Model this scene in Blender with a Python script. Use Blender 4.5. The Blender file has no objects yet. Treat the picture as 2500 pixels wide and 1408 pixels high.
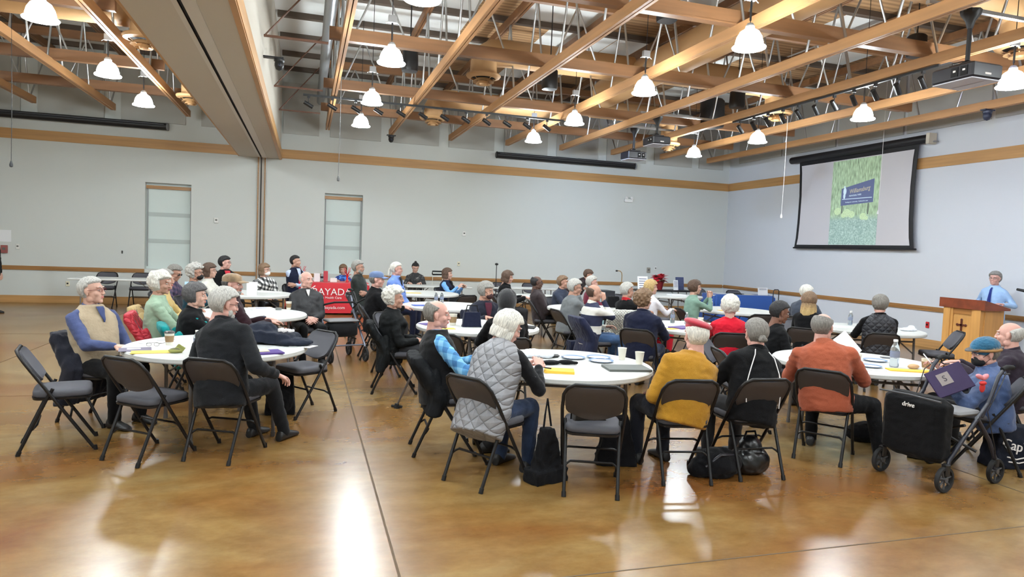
import bpy, bmesh, math, random
from mathutils import Vector, Matrix, Euler, noise
random.seed(7)
S = bpy.context.scene
COL = bpy.data.collections.new('hall')      # filled while unlinked (quick), linked into the scene at the end
ROOT = S.collection
PI = math.pi
def R(a): return math.radians(a)
# ---------------------------------------------------------------- camera
YAW, PITCH, ROLL, FPX = 0.298321, -0.0577672, 0.0408651, 1652.34
cd = bpy.data.cameras.new('camera'); cam = bpy.data.objects.new('camera', cd); COL.objects.link(cam)
fw = Vector((math.sin(YAW)*math.cos(PITCH), math.cos(YAW)*math.cos(PITCH), math.sin(PITCH)))
rt = Vector((math.cos(YAW), -math.sin(YAW), 0)); up = rt.cross(fw)
r2 = rt*math.cos(ROLL)+up*math.sin(ROLL); u2 = up*math.cos(ROLL)-rt*math.sin(ROLL)
mw = Matrix((r2, u2, -fw)).transposed().to_4x4(); mw.translation = Vector((0, 0, 1.7)); cam.matrix_world = mw
cd.sensor_width = 36; cd.lens = 36*FPX/2500; cd.clip_end = 200
S.camera = cam
# ---------------------------------------------------------------- exposure and world
S.view_settings.view_transform = 'Standard'; S.view_settings.look = 'None'
S.view_settings.gamma = 1; S.view_settings.exposure = -0.2; S.view_settings.use_curve_mapping = False
W = bpy.data.worlds.new('world'); S.world = W; W.use_nodes = True
W.node_tree.nodes['Background'].inputs[0].default_value = (.8, .85, .9, 1); W.node_tree.nodes['Background'].inputs[1].default_value = .3
LAMP_W = 19; SHADE_E = 122.0; LAMP_C = (.91,1,1.09)
D, RX, CEIL = 18.36, 12.57, 6.05          # back wall, right wall, roof deck
# ---------------------------------------------------------------- materials
MAT = {}
def srgb(c):
    return tuple(((v/255)/12.92 if v/255 <= .04045 else ((v/255+.055)/1.055)**2.4) for v in c)
def mat(name, rgb=(128,128,128), rough=.6, metal=0., var=0., vs=6., bump=0., bs=60., emit=0., stretch=None, spec=.5, fuzz=0.):
    if name in MAT: return MAT[name]
    m = bpy.data.materials.new(name); m.use_nodes = True; MAT[name] = m
    nt = m.node_tree; b = nt.nodes['Principled BSDF']; c = srgb(rgb)
    b.inputs['Base Color'].default_value = (*c, 1); b.inputs['Roughness'].default_value = rough
    b.inputs['Metallic'].default_value = metal; b.inputs['Specular IOR Level'].default_value = spec
    if fuzz: b.inputs['Sheen Weight'].default_value = fuzz; b.inputs['Sheen Roughness'].default_value = .5
    if emit: b.inputs['Emission Color'].default_value = (*c, 1); b.inputs['Emission Strength'].default_value = emit
    if var or bump:
        tc = nt.nodes.new('ShaderNodeTexCoord'); mp = nt.nodes.new('ShaderNodeMapping'); nt.links.new(tc.outputs['Object'], mp.inputs[0])
        if stretch: mp.inputs['Scale'].default_value = stretch
    if var:
        n = nt.nodes.new('ShaderNodeTexNoise'); n.inputs['Scale'].default_value = vs; n.inputs['Detail'].default_value = 4
        nt.links.new(mp.outputs[0], n.inputs['Vector'])
        r = nt.nodes.new('ShaderNodeValToRGB'); nt.links.new(n.outputs[0], r.inputs[0])
        r.color_ramp.elements[0].position = .3; r.color_ramp.elements[1].position = .7
        r.color_ramp.elements[0].color = tuple(min(1, v*(1-var)) for v in c)+(1,); r.color_ramp.elements[1].color = tuple(min(1, v*(1+var)) for v in c)+(1,)
        nt.links.new(r.outputs[0], b.inputs['Base Color'])
    if bump:
        n = nt.nodes.new('ShaderNodeTexNoise'); n.inputs['Scale'].default_value = bs; n.inputs['Detail'].default_value = 3
        nt.links.new(mp.outputs[0], n.inputs['Vector'])
        k = nt.nodes.new('ShaderNodeBump'); k.inputs['Strength'].default_value = bump; k.inputs['Distance'].default_value = .01
        nt.links.new(n.outputs[0], k.inputs['Height']); nt.links.new(k.outputs[0], b.inputs['Normal'])
    return m
def N(m, t, **kw):
    n = m.node_tree.nodes.new(t)
    for k, v in kw.items():
        if k.startswith('i_'): n.inputs[k[2:].replace('_', ' ')].default_value = v
        else: setattr(n, k, v)
    return n
def L(m, a, b): m.node_tree.links.new(a, b)
def ramp(m, fac, stops):
    r = N(m, 'ShaderNodeValToRGB'); cr = r.color_ramp
    cr.elements[0].position, cr.elements[0].color = stops[0][0], (*srgb(stops[0][1]), 1)
    cr.elements[1].position, cr.elements[1].color = stops[-1][0], (*srgb(stops[-1][1]), 1)
    for p, c in stops[1:-1]:
        e = cr.elements.new(p); e.color = (*srgb(c), 1)
    L(m, fac, r.inputs[0]); return r
# ---------------------------------------------------------------- mesh builder
class MB:
    def __init__(s): s.v = []; s.f = []; s.m = []; s.mi = 0
    def add(s, vs, fs, M=None):
        o = len(s.v)
        s.v += [tuple(M @ Vector(v)) if M is not None else tuple(v) for v in vs]
        s.f += [tuple(o+i for i in f) for f in fs]; s.m += [s.mi]*len(fs); return s
    def box(s, c, d, M=None, taper=1., bev=0.):
        x, y, z = (k/2 for k in d); cx, cy, cz = c
        if bev:
            b = min(bev, x*.9, y*.9, z*.9); vs = []
            # rounded box: three stacked octagon rings
            def ring(ix, zz):
                q = ix
                return [(cx+sx*(x-q if k else x-q-b), cy+sy*(y-q-b if k else y-q), zz) for sx, sy, k in ((1,-1,0),(1,-1,1),(1,1,1),(1,1,0),(-1,1,0),(-1,1,1),(-1,-1,1),(-1,-1,0))]
            rs = [ring(b, cz-z), ring(0, cz-z+b), ring(0, cz+z-b), ring(b, cz+z)]
            for i, r in enumerate(rs):
                if i in (0, 3): r = [(cx+(vx-cx), cy+(vy-cy), vz) for vx, vy, vz in r]
                vs += r
            fs = [(i*8+j, i*8+(j+1) % 8, i*8+8+(j+1) % 8, i*8+8+j) for i in range(3) for j in range(8)]
            fs += [tuple(range(7, -1, -1)), tuple(range(24, 32))]
            return s.add(vs, fs, M)
        t = taper
        vs = [(cx-x, cy-y, cz-z), (cx+x, cy-y, cz-z), (cx+x, cy+y, cz-z), (cx-x, cy+y, cz-z), (cx-x*t, cy-y*t, cz+z), (cx+x*t, cy-y*t, cz+z), (cx+x*t, cy+y*t, cz+z), (cx-x*t, cy+y*t, cz+z)]
        return s.add(vs, [(0,3,2,1),(4,5,6,7),(0,1,5,4),(1,2,6,5),(2,3,7,6),(3,0,4,7)], M)
    def tube(s, pts, r, n=8, M=None, closed=False, caps=True, flat=None):
        P = [Vector(p) for p in pts]; rr = r if isinstance(r, (list, tuple)) else [r]*len(P); vs = []; k = len(P)
        up0 = Vector((0, 0, 1)); nrm = None
        for i, p in enumerate(P):
            if closed: t = (P[(i+1) % k]-P[i-1])
            else: t = (P[min(i+1, k-1)]-P[max(i-1, 0)])
            t.normalize()
            if nrm is None:
                a = up0 if abs(t.z) < .9 else Vector((0, 1, 0)); nrm = t.cross(a).normalized()
            else:
                nrm = (nrm-t*nrm.dot(t)); nrm = nrm.normalized() if nrm.length > 1e-6 else t.cross(up0).normalized()
            b = t.cross(nrm)
            for j in range(n):
                a = 2*PI*j/n; vs.append(p+nrm*(math.cos(a)*rr[i]*(flat or 1))+b*(math.sin(a)*rr[i]))
        fs = []
        for i in range(k if closed else k-1):
            for j in range(n):
                i2 = (i+1) % k; fs.append((i*n+j, i*n+(j+1) % n, i2*n+(j+1) % n, i2*n+j))
        if caps and not closed: fs += [tuple(range(n-1, -1, -1)), tuple((k-1)*n+j for j in range(n))]
        return s.add(vs, fs, M)
    def loft(s, rings, M=None):      # rings: lists of equal length, closed, capped
        n = len(rings[0]); vs = [v for r in rings for v in r]
        fs = [(i*n+j, i*n+(j+1) % n, (i+1)*n+(j+1) % n, (i+1)*n+j) for i in range(len(rings)-1) for j in range(n)]
        fs += [tuple(range(n-1, -1, -1)), tuple((len(rings)-1)*n+j for j in range(n))]
        return s.add(vs, fs, M)
    def lathe(s, prof, n=24, c=(0,0,0), M=None):
        vs = []; k = len(prof)
        for r, z in prof:
            for j in range(n): a = 2*PI*j/n; vs.append((c[0]+r*math.cos(a), c[1]+r*math.sin(a), c[2]+z))
        fs = [(i*n+j, i*n+(j+1) % n, (i+1)*n+(j+1) % n, (i+1)*n+j) for i in range(k-1) for j in range(n)]
        if tuple(prof[0]) == tuple(prof[-1]): return s.add(vs, fs, M)
        if prof[0][0] > 1e-5: fs.append(tuple(range(n-1, -1, -1)))
        if prof[-1][0] > 1e-5: fs.append(tuple((k-1)*n+j for j in range(n)))
        return s.add(vs, fs, M)
    def ell(s, c, r, M=None, nu=16, nv=10):
        vs = [(c[0], c[1], c[2]-r[2])]
        for i in range(1, nv):
            t = -PI/2+PI*i/nv
            for j in range(nu): a = 2*PI*j/nu; vs.append((c[0]+r[0]*math.cos(t)*math.cos(a), c[1]+r[1]*math.cos(t)*math.sin(a), c[2]+r[2]*math.sin(t)))
        vs.append((c[0], c[1], c[2]+r[2])); l = len(vs)-1
        fs = [(0, 1+(j+1) % nu, 1+j) for j in range(nu)]
        for i in range(nv-2): fs += [(1+i*nu+j, 1+i*nu+(j+1) % nu, 1+(i+1)*nu+(j+1) % nu, 1+(i+1)*nu+j) for j in range(nu)]
        b = 1+(nv-2)*nu; fs += [(b+j, b+(j+1) % nu, l) for j in range(nu)]
        return s.add(vs, fs, M)
    def prism(s, poly, z0, z1, M=None):
        n = len(poly); return s.add([(x, y, z0) for x, y in poly]+[(x, y, z1) for x, y in poly], [tuple(range(n-1, -1, -1)), tuple(range(n, 2*n))]+[(i, (i+1) % n, n+(i+1) % n, n+i) for i in range(n)], M)
    def mesh(s, name, mats, smooth=None):
        me = bpy.data.meshes.new(name); me.from_pydata(s.v, [], s.f)
        for m in (mats if isinstance(mats, (list, tuple)) else [mats]): me.materials.append(m)
        me.polygons.foreach_set('material_index', s.m); me.update()
        if smooth is not None:
            me.polygons.foreach_set('use_smooth', [True]*len(me.polygons)); me.set_sharp_from_angle(angle=R(smooth))
        return me
    def build(s, name, mats, parent=None, smooth=None, loc=(0,0,0), rz=0):
        return link(name, s.mesh(name, mats, smooth), parent, loc, rz)
def link(name, data, parent=None, loc=(0,0,0), rz=0):
    o = bpy.data.objects.new(name, data); COL.objects.link(o); o.location = loc; o.rotation_euler = (0, 0, rz)
    if parent: o.parent = parent
    return o
def tag(o, label=None, cat=None, group=None, kind=None):
    if label: o['label'] = label
    if cat: o['category'] = cat
    if group: o['group'] = group
    if kind: o['kind'] = kind
    return o
def thing(name, label, cat, loc=(0,0,0), rz=0, group=None):
    o = link(name, None, None, loc, rz); o.empty_display_size = .1; return tag(o, label, cat, group)
def struct(o): o['kind'] = 'structure'; return o
def dup(root, loc, rz=0, label=None, group=None, scale=None):
    r = root.copy(); COL.objects.link(r); r.location = loc; r.rotation_euler = (0, 0, rz)
    if label: r['label'] = label
    if group: r['group'] = group
    if scale: r.scale = scale
    for ch in KIDS.get(root.name) or KIDS.setdefault(root.name, [c for c in COL.objects if c.parent == root]):
        c = ch.copy(); COL.objects.link(c); c.parent = r
        for g in KIDS.get(ch.name) if ch.name in KIDS else KIDS.setdefault(ch.name, [x for x in COL.objects if x.parent == ch]):
            d = g.copy(); COL.objects.link(d); d.parent = c
    return r
KIDS = {}
def text(name, body, size, m, parent, M, ext=.0015, sx=1., align='CENTER', shear=0.):
    cu = bpy.data.curves.new(name, 'FONT'); cu.body = body; cu.size = size; cu.extrude = ext; cu.align_x = align; cu.align_y = 'CENTER'; cu.shear = shear; cu.resolution_u = 3
    t = bpy.data.objects.new(name, cu); ROOT.objects.link(t); bpy.context.view_layer.update()
    me = bpy.data.meshes.new_from_object(t.evaluated_get(bpy.context.evaluated_depsgraph_get()))
    bpy.data.objects.remove(t); me.materials.clear(); me.materials.append(m)
    me.transform(M @ Matrix.Diagonal((sx, 1, 1, 1))); me.name = name
    return link(name, me, parent)
def TR(x, y, z): return Matrix.Translation((x, y, z))
def RT(ax, a): return Matrix.Rotation(R(a), 4, ax)
# ---------------------------------------------------------------- surface materials
wallp = mat('wall_paint', (204,208,204), .85, bump=.08, bs=150)
wallr = mat('wall_paint_right', (205,209,213), .85, bump=.08, bs=150)
tan = mat('wood_trim', (182,138,84), .5, var=.14, vs=3, stretch=(.3,.3,6))
railw = mat('rail_wood', (156,112,62), .4, var=.2, vs=4, stretch=(.3,.3,8))
lvl = mat('timber', (166,122,78), .5, var=.13, vs=2.5, stretch=(3,.5,6))
lvd = mat('timber_dark', (128,90,58), .5, var=.13, vs=2.5, stretch=(.5,3,6))
steel = mat('steel_tube', (190,192,192), .3, metal=.9)
black = mat('black_metal', (22,22,24), .45, spec=.5)
blackm = mat('black_matte', (16,16,18), .8)
chrome = mat('chrome', (210,210,212), .18, metal=1)
white = mat('white_plastic', (232,232,228), .4)
greyp = mat('grey_plastic', (150,150,150), .5)
panelg = mat('acoustic_panel', (178,178,172), .95, bump=.2, bs=300)
seam = mat('seam_dark', (52,50,48), .8)
# floor: stained polished concrete
fm = mat('stained_concrete', (196,152,98), .2, spec=.95)
tc = N(fm, 'ShaderNodeTexCoord'); b = fm.node_tree.nodes['Principled BSDF']
mp = N(fm, 'ShaderNodeMapping'); mp.inputs['Scale'].default_value = (.5, .8, 1); L(fm, tc.outputs['Object'], mp.inputs[0])
n1 = N(fm, 'ShaderNodeTexNoise', i_Scale=.9, i_Detail=9., i_Roughness=.58, i_Distortion=.7); L(fm, mp.outputs[0], n1.inputs['Vector'])
rp = ramp(fm, n1.outputs[0], [(.24,(164,146,108)),(.42,(156,128,78)),(.55,(146,110,60)),(.68,(138,90,44)),(.82,(118,58,28))]); rp.color_ramp.interpolation = 'B_SPLINE'
n2 = N(fm, 'ShaderNodeTexNoise', i_Scale=.35, i_Detail=3.); L(fm, mp.outputs[0], n2.inputs['Vector'])
r2_ = ramp(fm, n2.outputs[0], [(.35,(255,255,255)),(.7,(225,212,190))])
mx = N(fm, 'ShaderNodeMix', data_type='RGBA', blend_type='MULTIPLY'); mx.inputs[0].default_value = .8
L(fm, rp.outputs[0], mx.inputs[6]); L(fm, r2_.outputs[0], mx.inputs[7]); n4 = N(fm, 'ShaderNodeTexNoise', i_Scale=5.5, i_Detail=8., i_Roughness=.7); L(fm, mp.outputs[0], n4.inputs['Vector'])
r4 = ramp(fm, n4.outputs[0], [(.35,(214,204,190)),(.65,(250,248,244))]); mx4 = N(fm, 'ShaderNodeMix', data_type='RGBA', blend_type='MULTIPLY'); mx4.inputs[0].default_value = 1
L(fm, mx.outputs[2], mx4.inputs[6]); L(fm, r4.outputs[0], mx4.inputs[7]); L(fm, mx4.outputs[2], b.inputs['Base Color'])
n3 = N(fm, 'ShaderNodeTexNoise', i_Scale=.9, i_Detail=2.); L(fm, tc.outputs['Object'], n3.inputs['Vector'])
mr = N(fm, 'ShaderNodeMapRange', i_To_Min=.2, i_To_Max=.3); L(fm, n3.outputs[0], mr.inputs[0]); L(fm, mr.outputs[0], b.inputs['Roughness'])
# roof deck: wood-fibre boards with white boards between them
dm = mat('roof_deck', (150,118,84), .9)
tc = N(dm, 'ShaderNodeTexCoord'); b = dm.node_tree.nodes['Principled BSDF']
br = N(dm, 'ShaderNodeTexBrick', i_Scale=1., i_Mortar_Size=.01, i_Brick_Width=1.5, i_Row_Height=1.41); br.offset = .5
br.inputs['Color1'].default_value = (0,0,0,1); br.inputs['Color2'].default_value = (1,1,1,1); br.inputs['Mortar'].default_value = (.3,.3,.3,1)
L(dm, tc.outputs['Object'], br.inputs['Vector'])
sx = N(dm, 'ShaderNodeSeparateXYZ'); L(dm, tc.outputs['Object'], sx.inputs[0])
lt = N(dm, 'ShaderNodeMath', operation='LESS_THAN'); lt.inputs[1].default_value = 2.9; L(dm, sx.outputs[0], lt.inputs[0])
gt = N(dm, 'ShaderNodeMath', operation='GREATER_THAN'); gt.inputs[1].default_value = .62; L(dm, br.outputs[0], gt.inputs[0])
ad = N(dm, 'ShaderNodeMath', operation='MAXIMUM'); L(dm, lt.outputs[0], ad.inputs[0]); L(dm, gt.outputs[0], ad.inputs[1])
wv = N(dm, 'ShaderNodeTexWave', i_Scale=2.2, i_Distortion=.4, i_Detail=2.); wv.bands_direction = 'Y'; L(dm, tc.outputs['Object'], wv.inputs['Vector'])
wr = ramp(dm, wv.outputs[0], [(0,(140,108,76)),(1,(176,140,100))])
mx = N(dm, 'ShaderNodeMix', data_type='RGBA'); L(dm, ad.outputs[0], mx.inputs[0]); L(dm, wr.outputs[0], mx.inputs[6]); mx.inputs[7].default_value = (*srgb((226,229,228)),1)
L(dm, mx.outputs[2], b.inputs['Base Color'])

# ---------------------------------------------------------------- room shell
def pbox(name, x0, x1, y0, y1, z0, z1, m, parent=None, **k):
    return MB().box(((x0+x1)/2, (y0+y1)/2, (z0+z1)/2), (abs(x1-x0), abs(y1-y0), abs(z1-z0)), **k).build(name, m, parent)
XL, YF = -12.0, -4.5
struct(pbox('floor', XL, RX, YF, D, -.2, 0, fm))
struct(pbox('ceiling', XL-.2, RX+.2, YF-.2, D+.25, CEIL, CEIL+.2, dm))
# back wall with two window recesses
wx = [(-3.73,-2.71), (.46,1.43)]
mb = MB()
xs = [XL]+[x for w in wx for x in w]+[RX]
for i in range(0, 6, 2): mb.box(((xs[i]+xs[i+1])/2, D+.12, CEIL/2), (xs[i+1]-xs[i], .24, CEIL))
for x0, x1 in wx:
    mb.box(((x0+x1)/2, D+.12, .43), (x1-x0, .24, .86)); mb.box(((x0+x1)/2, D+.12, (2.96+CEIL)/2), (x1-x0, .24, CEIL-2.96))
struct(mb.build('wall_back', wallp))
struct(pbox('wall_right', RX, RX+.2, YF, D+.24, 0, CEIL, wallr))
struct(pbox('wall_left', XL-.2, XL, YF, D+.24, 0, CEIL, wallp))
struct(pbox('wall_front', XL-.2, RX+.2, YF-.2, YF, 0, CEIL, wallp))
shade = mat('roller_shade', (196,206,202), .8)
sm = shade; b = sm.node_tree.nodes['Principled BSDF']; b.inputs['Emission Color'].default_value = (.62,.74,.72,1); b.inputs['Emission Strength'].default_value = .1  # faint glow put into the shade cloth itself
for k, (x0, x1) in enumerate(wx):
    wn = struct(pbox('window_%d' % (k+1), x0, x1, D+.19, D+.24, .86, 2.96, shade))
    pbox('head_rail', x0+.0, x1-.0, D+.12, D+.2, 2.82, 2.9, railw, wn)
    hem = mat('shade_hem', (182,192,189), .8)
    for z in (2.2, 1.55): pbox('shade_band', x0+.03, x1-.01, D+.18, D+.195, z-.05, z+.05, hem, wn)
    mb = MB(); mb.box((x0+.03, D+.17, 1.9), (.02,.03,1.95)); mb.box((x1-.03, D+.17, 1.9), (.02,.03,1.95)); mb.build('side_guide', greyp, wn)
# bands, rails and baseboards
struct(pbox('trim_1', XL, -1.64, D-.025, D, 3.77, 4.0, tan)); struct(pbox('trim_2', -.62, RX-.03, D-.025, D, 3.77, 4.0, tan))
struct(pbox('trim_3', RX-.025, RX, YF, D-.025, 3.77, 4.0, tan))
def rail(name, x0, x1, y0, y1, ax):
    mb = MB()
    for z0, z1, t in ((.765,.80,.03),(.80,.835,.045),(.835,.86,.03)):
        if ax == 'x': mb.box(((x0+x1)/2, D-t/2, (z0+z1)/2), (x1-x0, t, z1-z0))
        else: mb.box((RX-t/2, (y0+y1)/2, (z0+z1)/2), (t, y1-y0, z1-z0))
    return struct(mb.build(name, railw))
rail('trim_4', XL, -3.73, 0, 0, 'x'); rail('trim_5', -2.71, -1.2, 0, 0, 'x'); rail('trim_6', -1.0, .46, 0, 0, 'x'); rail('trim_7', 1.43, RX-.05, 0, 0, 'x'); rail('trim_8', 0, 0, YF, D-.05, 'y')
struct(pbox('baseboard_back', XL, RX-.02, D-.02, D, 0, .17, tan)); struct(pbox('baseboard_right', RX-.02, RX, YF, D, 0, .17, tan))
struct(pbox('baseboard_left', XL, XL+.02, YF, D-.02, 0, .17, tan))
# folding partition header with track slot, and the wall channel under it
hd = mat('header_paint', (196,190,178), .85, bump=.08, bs=150)
mb = MB(); mb.box((-1.37, (YF+D)/2, (3.75+CEIL)/2), (.5, D-YF, CEIL-3.75)); mb.box((-.86, (YF+D)/2, (3.75+CEIL)/2), (.44, D-YF, CEIL-3.75)); mb.box((-1.1, (YF+D)/2, 4.95), (.1, D-YF, 2.2))
h = struct(mb.build('wall_header', hd))
mb = MB(); mb.box((-1.145, (YF+D)/2, 3.76), (.05, D-YF, .03)); mb.box((-1.02, (YF+D)/2, 3.755), (.12, D-YF, .03)); mb.build('track_rim', mat('track_rim', (205,200,190), .5), h)
pbox('track_slot', -1.12, -1.08, YF, D, 3.78, 3.9, blackm, h)
mb = MB(); mb.box((-.625, (YF+D)/2, 3.85), (.03, D-YF, .2)); mb.box((-.65, (YF+D)/2, 3.742), (.06, D-YF, .016)); mb.build('trim_edge', tan, h)
mb = MB(); mb.box((-1.635, (YF+D)/2, 3.85), (.03, D-YF, .2)); mb.build('trim_edge', tan, h)
ch = struct(pbox('trim_9', -1.18, -1.0, D-.05, D, 0, 3.75, mat('channel', (176,170,160), .6)))
mb = MB()
for x in (-1.17, -1.01): mb.box((x, D-.055, 1.9), (.025, .03, 3.7))
mb.build('channel_edge', railw, ch); pbox('channel_gap', -1.115, -1.085, D-.056, D-.05, 0, 3.74, seam, ch)
# floor joints
jm = mat('joint', (88,70,48), .8)
mb = MB()
for x in (-8.6, -3.67, .5, 5.3, 9.8): mb.box((x, 7, .0006), (.014, 22, .0012))
for y in (-1, 3.2, 8.0, 12.8): mb.box((.3, y, .0006), (24.4, .01, .0012))
struct(mb.build('trim_10', jm))
# acoustic panels high on the walls
def panel(name, x0, x1, y0, y1, z0, z1, label):
    return tag(pbox(name, x0, x1, y0, y1, z0, z1, panelg), label, 'wall panel', 'grey acoustic panels high on the walls')
for i, (a, c_) in enumerate([(-.6,.28),(.56,1.85),(2.15,3.4),(3.67,4.95),(5.24,6.52),(6.8,8.08),(8.36,9.64),(9.92,11.2),(11.45,12.3),(-2.5,-1.66),(-4.25,-2.85),(-5.95,-4.6),(-7.6,-6.3)]):
    panel('acoustic_panel', a, c_, D-.044, D-.004, 4.4, 5.68, ('grey acoustic panel number %s from the header beam on the back wall, ' % ['one','two','three','four','five','six','seven','eight','nine','one','two','three','four'][i])+('right bay' if i < 9 else 'left bay'))
for i, y in enumerate((16.9, 14.9, 12.9, 10.9, 8.9, 6.9)):
    panel('acoustic_panel', RX-.044, RX-.004, y-.95, y+.95, 4.57, 5.85, 'grey acoustic panel on the screen wall, %s counted from the room corner' % ['first','second','third','fourth','fifth','sixth'][i])

# ---------------------------------------------------------------- roof: purlins and trusses
pur = mat('purlin', (96,84,74), .7)
ys = [18.2-1.42*k for k in range(16)]
for i, y in enumerate(ys):
    o = pbox('roof_purlin', -.6, RX, y-.06, y+.06, CEIL-.1, CEIL, pur); tag(o, 'brown roof purlin of the right bay, %s from the back wall' % ['first','second','third','fourth','fifth','sixth','seventh','eighth','ninth','tenth','eleventh','twelfth','thirteenth','fourteenth','fifteenth','sixteenth'][i], 'purlin', 'roof purlins')
    if i < 9:
        o = pbox('roof_purlin', XL, -1.65, y-.06, y+.06, CEIL-.1, CEIL, pur); tag(o, 'brown roof purlin of the left bay, %s from the back wall' % ['first','second','third','fourth','fifth','sixth','seventh','eighth','ninth'][i], 'purlin', 'roof purlins')
def rod_mesh(name, a, b, r=.017):
    mb = MB(); mb.tube([a, b], r, 8); 
    return mb
ZB, ZT = 4.42, 5.78
def truss_y(x, y1, y0, label):
    t = thing('roof_truss', label, 'roof truss', (x, 0, ZB), 0, 'timber roof trusses running away from the camera')
    mb = MB()
    for s in (-1, 1): mb.box((s*.027, (y0+y1)/2, .07), (.04, y1-y0, .14))
    mb.box((0, (y0+y1)/2, .1), (.02, y1-y0, .05)); mb.build('bottom_chord', lvl, t)
    mb = MB()
    for s in (-1, 1): mb.box((s*.027, (y0+D)/2, ZT-ZB+.08), (.04, D-y0, .14))
    mb.build('top_chord', lvd, t)
    y = y1-.25; k = 0
    while y-.75 > y0 and y > -1.5:
        a = (0, y, .08); b_ = (0, y-.38, ZT-ZB+.05); c = (0, y-.76, .08)
        if k == 0: rod_mesh('r', (0, y+.02, .08), (0, D-.3, ZT-ZB+.05)).build('web_tube', steel, t)
        rod_mesh('r', a, b_).build('web_tube', steel, t, 60); rod_mesh('r', b_, c).build('web_tube', steel, t, 60)
        y -= 1.52; k += 1
    return t
ORD = ['first','second','third','fourth','fifth','sixth','seventh','eighth']
for i in range(8):
    truss_y(.46+1.524*i, 17.35, -3.5, 'orange-brown timber roof truss with paired bottom boards, %s right of the header beam' % ORD[i])
for i in range(3):
    truss_y(-2.62-1.52*i, 17.2, -1.0, 'orange-brown timber roof truss in the left bay, %s from the header beam' % ORD[i])
def truss_x(y, x0, x1, label):
    t = thing('cross_truss', label, 'roof truss', (0, y, ZB+.145), 0, 'timber cross trusses running left to right')
    mb = MB(); mb.box(((x0+x1)/2, 0, .085), (x1-x0, .09, .17)); mb.box(((x0+x1)/2, .0, -.001), (x1-x0-.4, .12, .02)); mb.build('bottom_chord', lvd, t)
    mb = MB(); mb.box(((x0+x1)/2, 0, 1.02), (x1-x0, .09, .15)); mb.build('top_chord', lvd, t)
    x = x0+.35
    while x+.7 < x1:
        a = (x, 0, .12); b_ = (x+.36, 0, .97); c = (x+.72, 0, .12)
        rod_mesh('r', a, b_, .015).build('web_tube', steel, t, 60); rod_mesh('r', b_, c, .015).build('web_tube', steel, t, 60)
        x += 1.52
    return t
for i, y in enumerate((15.65, 13.3, 10.13, 7.38, 4.4)):
    truss_x(y, .26, 10.75, 'brown timber cross truss of the right bay, %s from the back wall' % ORD[i])
    if y > 7: truss_x(y, -9.5, -2.42, 'brown timber cross truss of the left bay, %s from the back wall' % ORD[i])
# sway rods between header and the first truss
for i, y in enumerate((15.65, 13.3, 10.13)):
    t = thing('sway_bracing', 'thin brown brace rods between header beam and cross truss, %s from the back wall' % ORD[i], 'brace', (0, y, 0))
    MB().box((-.18, 0, 4.5), (.86, .03, .03)).build('flat_bar', mat('brace_brown', (96,62,44), .5), t)
    MB().tube([(-.6, 0, 4.5), (.27, 0, 5.55)], .012, 6).build('diagonal_rod', MAT['brace_brown'], t)
# steel conduit duct beside first truss
tag(MB().tube([(.28, 17.4, 5.1), (.28, 2, 5.1)], .09, 16).build('steel_pipe', mat('galvanised', (150,155,160), .35, metal=.8), smooth=60), 'galvanised round pipe running beside the first roof truss', 'pipe')
# ducts
dt = mat('duct_paint', (176,138,94), .55, bump=.05, bs=8)
def duct(pts, r, label):
    # smooth the corners
    return tag(MB().tube(pts, r, 24).build('air_duct', dt, smooth=50), label, 'duct', 'painted air ducts under the roof')
duct([(6.1, -1, 5.15), (6.1, 9, 5.15), (6.1, 13.6, 5.12)], .3, 'large tan round air duct running away from camera between the trusses')
duct([(2.99, 12, 4.8), (2.99, 12, 5.0), (3.03, 12, 5.13), (3.14, 12, 5.2), (3.4, 12, 5.22), (5.9, 12, 5.22)], .24, 'tan air duct elbow feeding the diffuser near the middle lamps')
duct([(2.59, 14.75, 4.5), (2.59, 14.75, 4.7), (2.65, 14.75, 4.83), (2.85, 14.75, 4.9), (5.9, 14.75, 4.9)], .2, 'tan air duct elbow near the back wall above the track lights')
duct([(6.2, 11.7, 5.2), (8.6, 11.7, 5.2), (8.9, 11.7, 5.14), (9.02, 11.7, 5.0), (9.04, 11.7, 4.7)], .25, 'tan air duct branch running right towards the screen wall')
duct([(6.2, 6.9, 5.3), (8.7, 6.9, 5.3), (9.0, 6.9, 5.22), (9.12, 6.9, 5.05), (9.13, 6.9, 4.75)], .26, 'tan air duct branch above the large projector')
duct([(6.2, 14.6, 5.0), (7.9, 14.6, 5.0), (8.2, 14.6, 4.9), (8.26, 14.6, 4.75), (8.26, 14.6, 4.4)], .2, 'tan air duct branch near the back right corner')
duct([(-2.05, 2, 4.85), (-2.05, 15.2, 4.85)], .24, 'tan round air duct running along the left side of the header beam')
duct([(-8, 11.2, 4.9), (-5.6, 11.2, 4.9), (-5.0, 11.2, 4.9), (-2.3, 11.2, 4.9)], .22, 'tan round cross duct in the left bay')
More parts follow.
